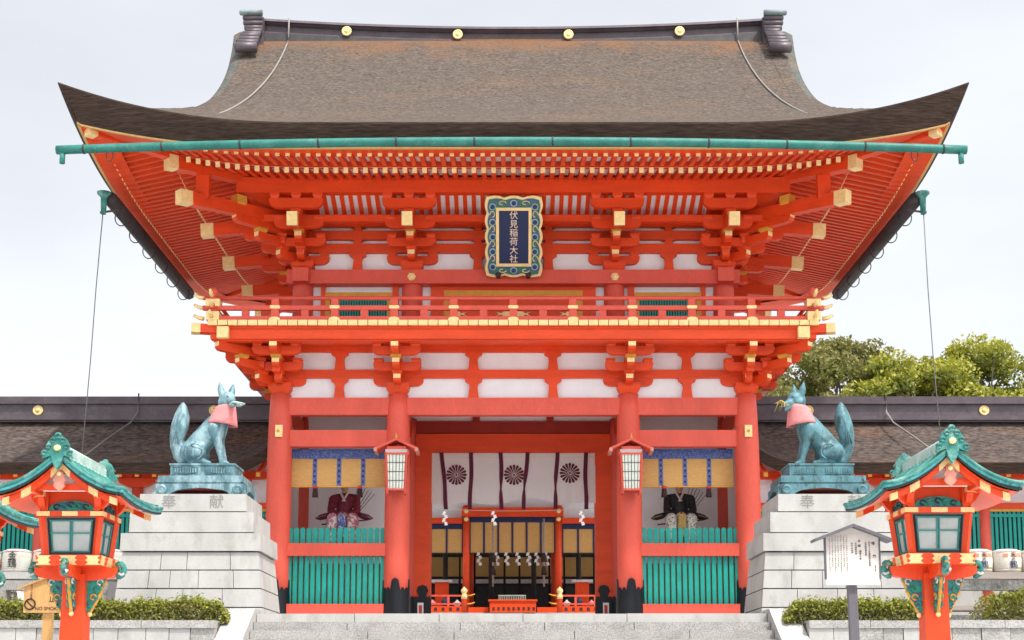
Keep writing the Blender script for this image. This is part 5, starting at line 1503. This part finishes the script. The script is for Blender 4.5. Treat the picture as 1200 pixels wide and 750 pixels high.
for i in range(-7, 8):
    box('back_panel', hall, i * .62 - .27, i * .62 + .27, HYY + 6.9, HYY + 6.98, 3.15, 3.95, BAMBOO)
    box('back_panel', hall, i * .62 - .27, i * .62 + .27, HYY + 6.9, HYY + 6.98, HF + .2, 2.75, DKGREY)
    box('white_strip', hall, i * .62 - .26, i * .62 + .26, HYY + 6.7, HYY + 6.8, 2.85, 3.02, CLOTHW)
for x in (-2.6, -.8, .85, 2.6): put('inner_column', lathe_mesh([(.1, 0), (.1, 4)], 10, DARK), hall, T_(x, HYY + 3.2, HF))
def hall_blind(x0, x1, z1, n, label):
    r = thing('bamboo_blind', ((x0 + x1) / 2, HYY + .1, z1), label, 'blind', 'bamboo blinds of the worship hall')
    box('reed_sheet', r, x0, x1, HYY + .02, HYY + .035, 3.47, z1 - .2, BAMBOO)
    box('navy_band', r, x0, x1, HYY - .0, HYY + .04, z1 - .2, z1, NAVY)
    box('hem_rod', r, x0, x1, HYY - .0, HYY + .045, 3.44, 3.475, DARK)
    for i in range(n + 1):
        x = x0 + (x1 - x0) * i / n
        box('navy_band', r, x - .035, x + .035, HYY - .006, HYY + .016, 3.475, z1 - .2, NAVY)
hall_blind(-1.56, 1.59, 4.80, 6, 'wide bamboo blind with navy bands between the hall columns')
hall_blind(-3.6, -1.82, 4.55, 3, 'bamboo blind with navy bands left of the hall columns')
hall_blind(1.86, 3.6, 4.55, 3, 'bamboo blind with navy bands right of the hall columns')
# zigzag paper streamers
ORD = ['first', 'second', 'third', 'fourth', 'fifth', 'sixth', 'seventh']
def streamer(x, y, z, h, label, group):
    v = []; f = []; n = 4
    for k in range(n):
        dx = (.05 if k % 2 else -.05); z1 = z - k * h / n; z0 = z1 - h / n * 1.1; b0 = len(v); yy = y - .004 * k
        v += [(x + dx - .055, yy, z0), (x + dx + .055, yy, z0 + .03), (x + dx * .4 + .05, yy, z1), (x + dx * .4 - .05, yy, z1)]; f.append((b0, b0 + 1, b0 + 2, b0 + 3))
    o = tag(put('paper_streamer', newmesh('paper_streamer', v, f, CLOTHW)), label, 'paper streamer', group)
    md = o.modifiers.new('t', 'SOLIDIFY'); md.thickness = .004
for i, px in enumerate((562, 582.5, 594, 607, 619.5, 629, 640.5)):
    streamer((px - 600) / 31.6, HYY - .12, 3.47, .48, 'white zigzag paper streamer below the hall blind, %s from the left' % ORD[i], 'small paper streamers under the hall blind')
for i, px in enumerate((520, 578.5, 683.5)):
    streamer((px - 600) / 33.8, HYY - 2.4, 4.66 + .05, .5, 'large white zigzag paper streamer hung high before the hall, %s from the left' % ORD[i], 'large paper streamers before the hall')
rope = tag(put('streamer_rope', tube_mesh([(x, HYY - 2.4, 4.72 + .012 * x * x) for x in lin(-4, 4, 17)], .008, PALEWOOD, 6)), 'thin straw rope carrying the three large streamers before the hall', 'rope')
# railings with onion finials, offertory box, stands
def hall_railing(s, label):
    r = thing('hall_railing', (s * 2.6, HYY - .75, HF), label, 'railing', 'railings of the worship hall')
    y = HYY - .75
    p = put('newel_post', lathe_mesh([(.10, 0), (.10, .55), (.105, .57)], 16, LRED), r, T_(s * 1.73, y, HF))
    put('onion_finial', lathe_mesh([(.11, 0), (.115, .1), (.09, .16), (.075, .2), (.12, .27), (.115, .34), (.04, .41), (.005, .45)], 16, GOLD), p, T_(s * 1.73, y, HF + .5))
    for z in (HF + .32, HF + .62):
        bar('rail', r, (s * 1.73, y, z), (s * 4.6, y, z), .06, .06, COLRED)
        put('rail_tip', tube_mesh([(s * 1.65, y, z), (s * 1.48, y, z + .01), (s * 1.34, y, z + .06)], [.035, .03, .02], OCHRE, 8), r)
    box('lower_board', r, s * 1.82, s * 4.6, y - .05, y + .05, HF, HF + .24, LRED)
    for i in range(9): box('board_hole', r, s * (1.95 + i * .27) - .055, s * (1.95 + i * .27) + .055, y - .056, y - .045, HF + .07, HF + .19, DARK)
    for i in range(4): box('baluster', r, s * (2.3 + i * .7) - .04, s * (2.3 + i * .7) + .04, y - .04, y + .04, HF + .24, HF + .6, COLRED)
hall_railing(-1, 'low red railing with gilt onion finial left of the offertory box')
hall_railing(1, 'low red railing with gilt onion finial right of the offertory box')
ob = thing('offertory_box', (.03, HYY - .95, HF), 'wide orange red offertory box in the middle of the hall steps', 'offertory box')
box('chest', ob, -.80, .86, HYY - 1.25, HYY - .7, HF, HF + .40, LRED)
box('rim', ob, -.85, .91, HYY - 1.3, HYY - .65, HF + .40, HF + .45, LRED)
for i in range(9): box('slat_slot', ob, -.7 + i * .18, -.62 + i * .18, HYY - 1.262, HYY - 1.249, HF + .06, HF + .18, DARK)
for s in (-1, 1): box('low_rail', ob, s * .88 + .03, s * 1.6 + .03, HYY - .8, HYY - .72, HF + .0, HF + .2, LRED)
tr = thing('grille', (.0, HYY - .5, HF + .45), 'pale metal grille standing behind the offertory box', 'grille')
box('grille_frame', tr, -.5, .5, HYY - .55, HYY - .5, HF + .45, HF + .50, PATINAPALE); box('grille_frame', tr, -.5, .5, HYY - .55, HYY - .5, HF + .62, HF + .66, PATINAPALE)
for i in range(16): box('grille_bar', tr, -.48 + i * .064, -.455 + i * .064, HYY - .54, HYY - .51, HF + .5, HF + .62, PATINAPALE)
for s, nm in ((-1, 'left'), (1, 'right')):
    t = thing('red_stand', (s * 2.55, HYY + .6, HF), 'tall red stand with a pale top inside the hall, ' + nm, 'stand', 'red stands inside the hall')
    box('stand_body', t, s * 2.6 - .25, s * 2.6 + .25, HYY + .4, HYY + .8, HF, 2.42, LRED); box('stand_top', t, s * 2.6 - .38, s * 2.6 + .38, HYY + .3, HYY + .9, 2.42, 2.5, CLOTHW)
    for k in range(4):
        x = s * (2.0 + k * .45); hh = .22 + .1 * (k % 2)
        q = tag(put('offering', lathe_mesh([(.10, 0), (.14, hh * .5), (.05, hh * .8), (.03, hh)], 10, (CLOTHW, NAVY, PINK, SIGNW)[k])), 'small %s offering on the hall floor, %s railing, %s from the middle' % (('white', 'blue', 'pink', 'cream')[k], nm, ORD[k]), 'offering', 'offerings on the hall floor')
        q.matrix_basis = T_(x, HYY - .3, HF + .28)
    # dark bell ropes
for k, px in enumerate((578, 637)):
    bar_ = tag(put('bell_rope', tube_mesh([((px - 600) / 31.6, HYY - .3, 4.7), ((px - 600) / 31.6, HYY - .3, 2.2)], .035, PALEWOOD, 8)), 'thick hanging bell rope before the hall, %s one' % ('left', 'right')[k], 'rope', 'bell ropes of the hall')
    put('rope_tassel', lathe_mesh([(.11, 0), (.09, .22), (.04, .34)], 10, TASS), bar_, T_((px - 600) / 31.6, HYY - .3, 2.62)); put('rope_tassel', lathe_mesh([(.12, 0), (.09, .22), (.04, .34)], 10, TASS), bar_, T_((px - 600) / 31.6, HYY - .3, 3.1))

# ================================================================== CABLES
def on_roof(px0, x0, x1, d0, d1, s):
    pts = []
    for t in lin(0, 1, 22):
        x = x0 + (x1 - x0) * (t ** 1.7); dy = d0 + (d1 - d0) * t
        pts.append((s * x + GX, YC - HY + dy, prof(dy) + .04))
    return pts
for s, nm in ((-1, 'left'), (1, 'right')):
    pts = [(s * 5.95 + GX, YC - .58, 16.08), (s * 5.95 + GX, YC - .58, 15.55)] + on_roof(0, 5.96, 6.62, HY - .62, 1.6, s)
    tag(put('lightning_cable', tube_mesh(pts, .022, STEEL, 6), None, I4), 'grey lightning cable lying down the %s end of the gate roof' % nm, 'cable', 'lightning cables on the gate roof')
    tag(put('rain_wire', tube_mesh([(s * 9.43 + GX, -1.62, 9.3), (s * 9.48, -1.63, 7.5), (s * 9.53, -1.64, 5.8), (s * 9.62, -1.66, 3.7)], .012, PALEWIRE, 6)), 'thin wire hanging from the %s gutter outlet down to the corridor' % nm, 'wire', 'wires below the side gutters')
    cs = [(9.65, 3.06, 6.0), (9.65, 3.0, 5.5), (9.7, 2.6, 5.15), (10.0, 1.6, 4.55), (10.35, .9, 4.0)]
    tag(put('corridor_cable', tube_mesh([(s * x, y, z + .02) for x, y, z in cs], .022, STEEL if s > 0 else PALEWIRE, 6)), 'cable running down the bark roof of the %s corridor' % nm, 'cable', 'cables on the corridor roofs')

# ================================================================== TREES BEHIND THE RIGHT CORRIDOR
def tree(x, y, h, rx, rz, m, label, seed, dens=1.0):
    rnd = random.Random(seed)
    gz_ = hill_fn(x, y)[2]
    r = thing('tree', (x, y, gz_), label, 'tree', 'trees behind the right corridor')
    top = Vector((x, y, gz_ + h))
    tr = put('trunk', tube_mesh([(x, y, gz_ - .3), (x + .1, y, gz_ + h * .3), (x - .1, y, gz_ + h * .6)], [.38, .28, .15], BARKT, 9), r)
    clumps = []
    for i in range(int(56 * dens)):
        a = rnd.uniform(0, 2 * PI); u = rnd.uniform(-.75, 1); q = math.sqrt(1 - u * u) * rnd.uniform(.55, 1.0)
        c = Vector((x + rx * q * math.cos(a), y + rx * .8 * q * math.sin(a), gz_ + h - rz + rz * u * rnd.uniform(.82, 1.02) - .8))
        clumps.append((c, rnd.uniform(.75, 1.35) * rx / 4.2))
    for i, (c, rr) in enumerate(clumps):
        if i % 3 == 0:
            s0 = Vector((x, y, gz_ + h * rnd.uniform(.35, .6))); mid = s0.lerp(c, .5) + Vector((0, 0, .6))
            put('limb', tube_mesh([s0, mid, c], [.12, .075, .03], BARKT, 6), tr)
    pts = []
    for c, rr in clumps:
        for k in range(int(340 * dens)):
            d = Vector((rnd.gauss(0, 1), rnd.gauss(0, 1), rnd.gauss(0, 1))).normalized() * rr * rnd.random() ** .45
            d.z *= .62
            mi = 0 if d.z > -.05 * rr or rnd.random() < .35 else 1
            pts.append((c + d, rnd.uniform(.07, .19), mi))
    st = random.getstate(); random.seed(seed)
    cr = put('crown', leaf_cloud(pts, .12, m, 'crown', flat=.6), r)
    random.setstate(st)
    return r
tree(17.4, 46, 16.6, 4.9, 4.3, [LEAF3, LEAF2], 'olive brown tree behind the right corridor, nearest the gate', 11)
tree(21.8, 44, 16.2, 4.6, 4.4, [LEAF1, LEAF2], 'bright yellow green tree in the middle of the right tree group', 12, 1.15)
tree(20.2, 52, 18.3, 4.2, 3.4, [LEAF3, LEAF3], 'brownish tree top peeking between the olive and yellow green trees', 13)
tree(26.2, 46, 17.3, 5.2, 4.8, [LEAF1, LEAF2], 'tallest light green tree of the group behind the right corridor', 14, 1.25)
tree(30.2, 47, 16.4, 4.4, 4.6, [LEAF2, LEAF1], 'green tree at the right picture edge behind the corridor', 15)
tree(23.8, 50, 16.3, 5.0, 4.6, [LEAF2, LEAF2], 'dark green tree filling the gap behind the yellow green tree', 17, .9)
bpy.data.scenes.remove(WORK)
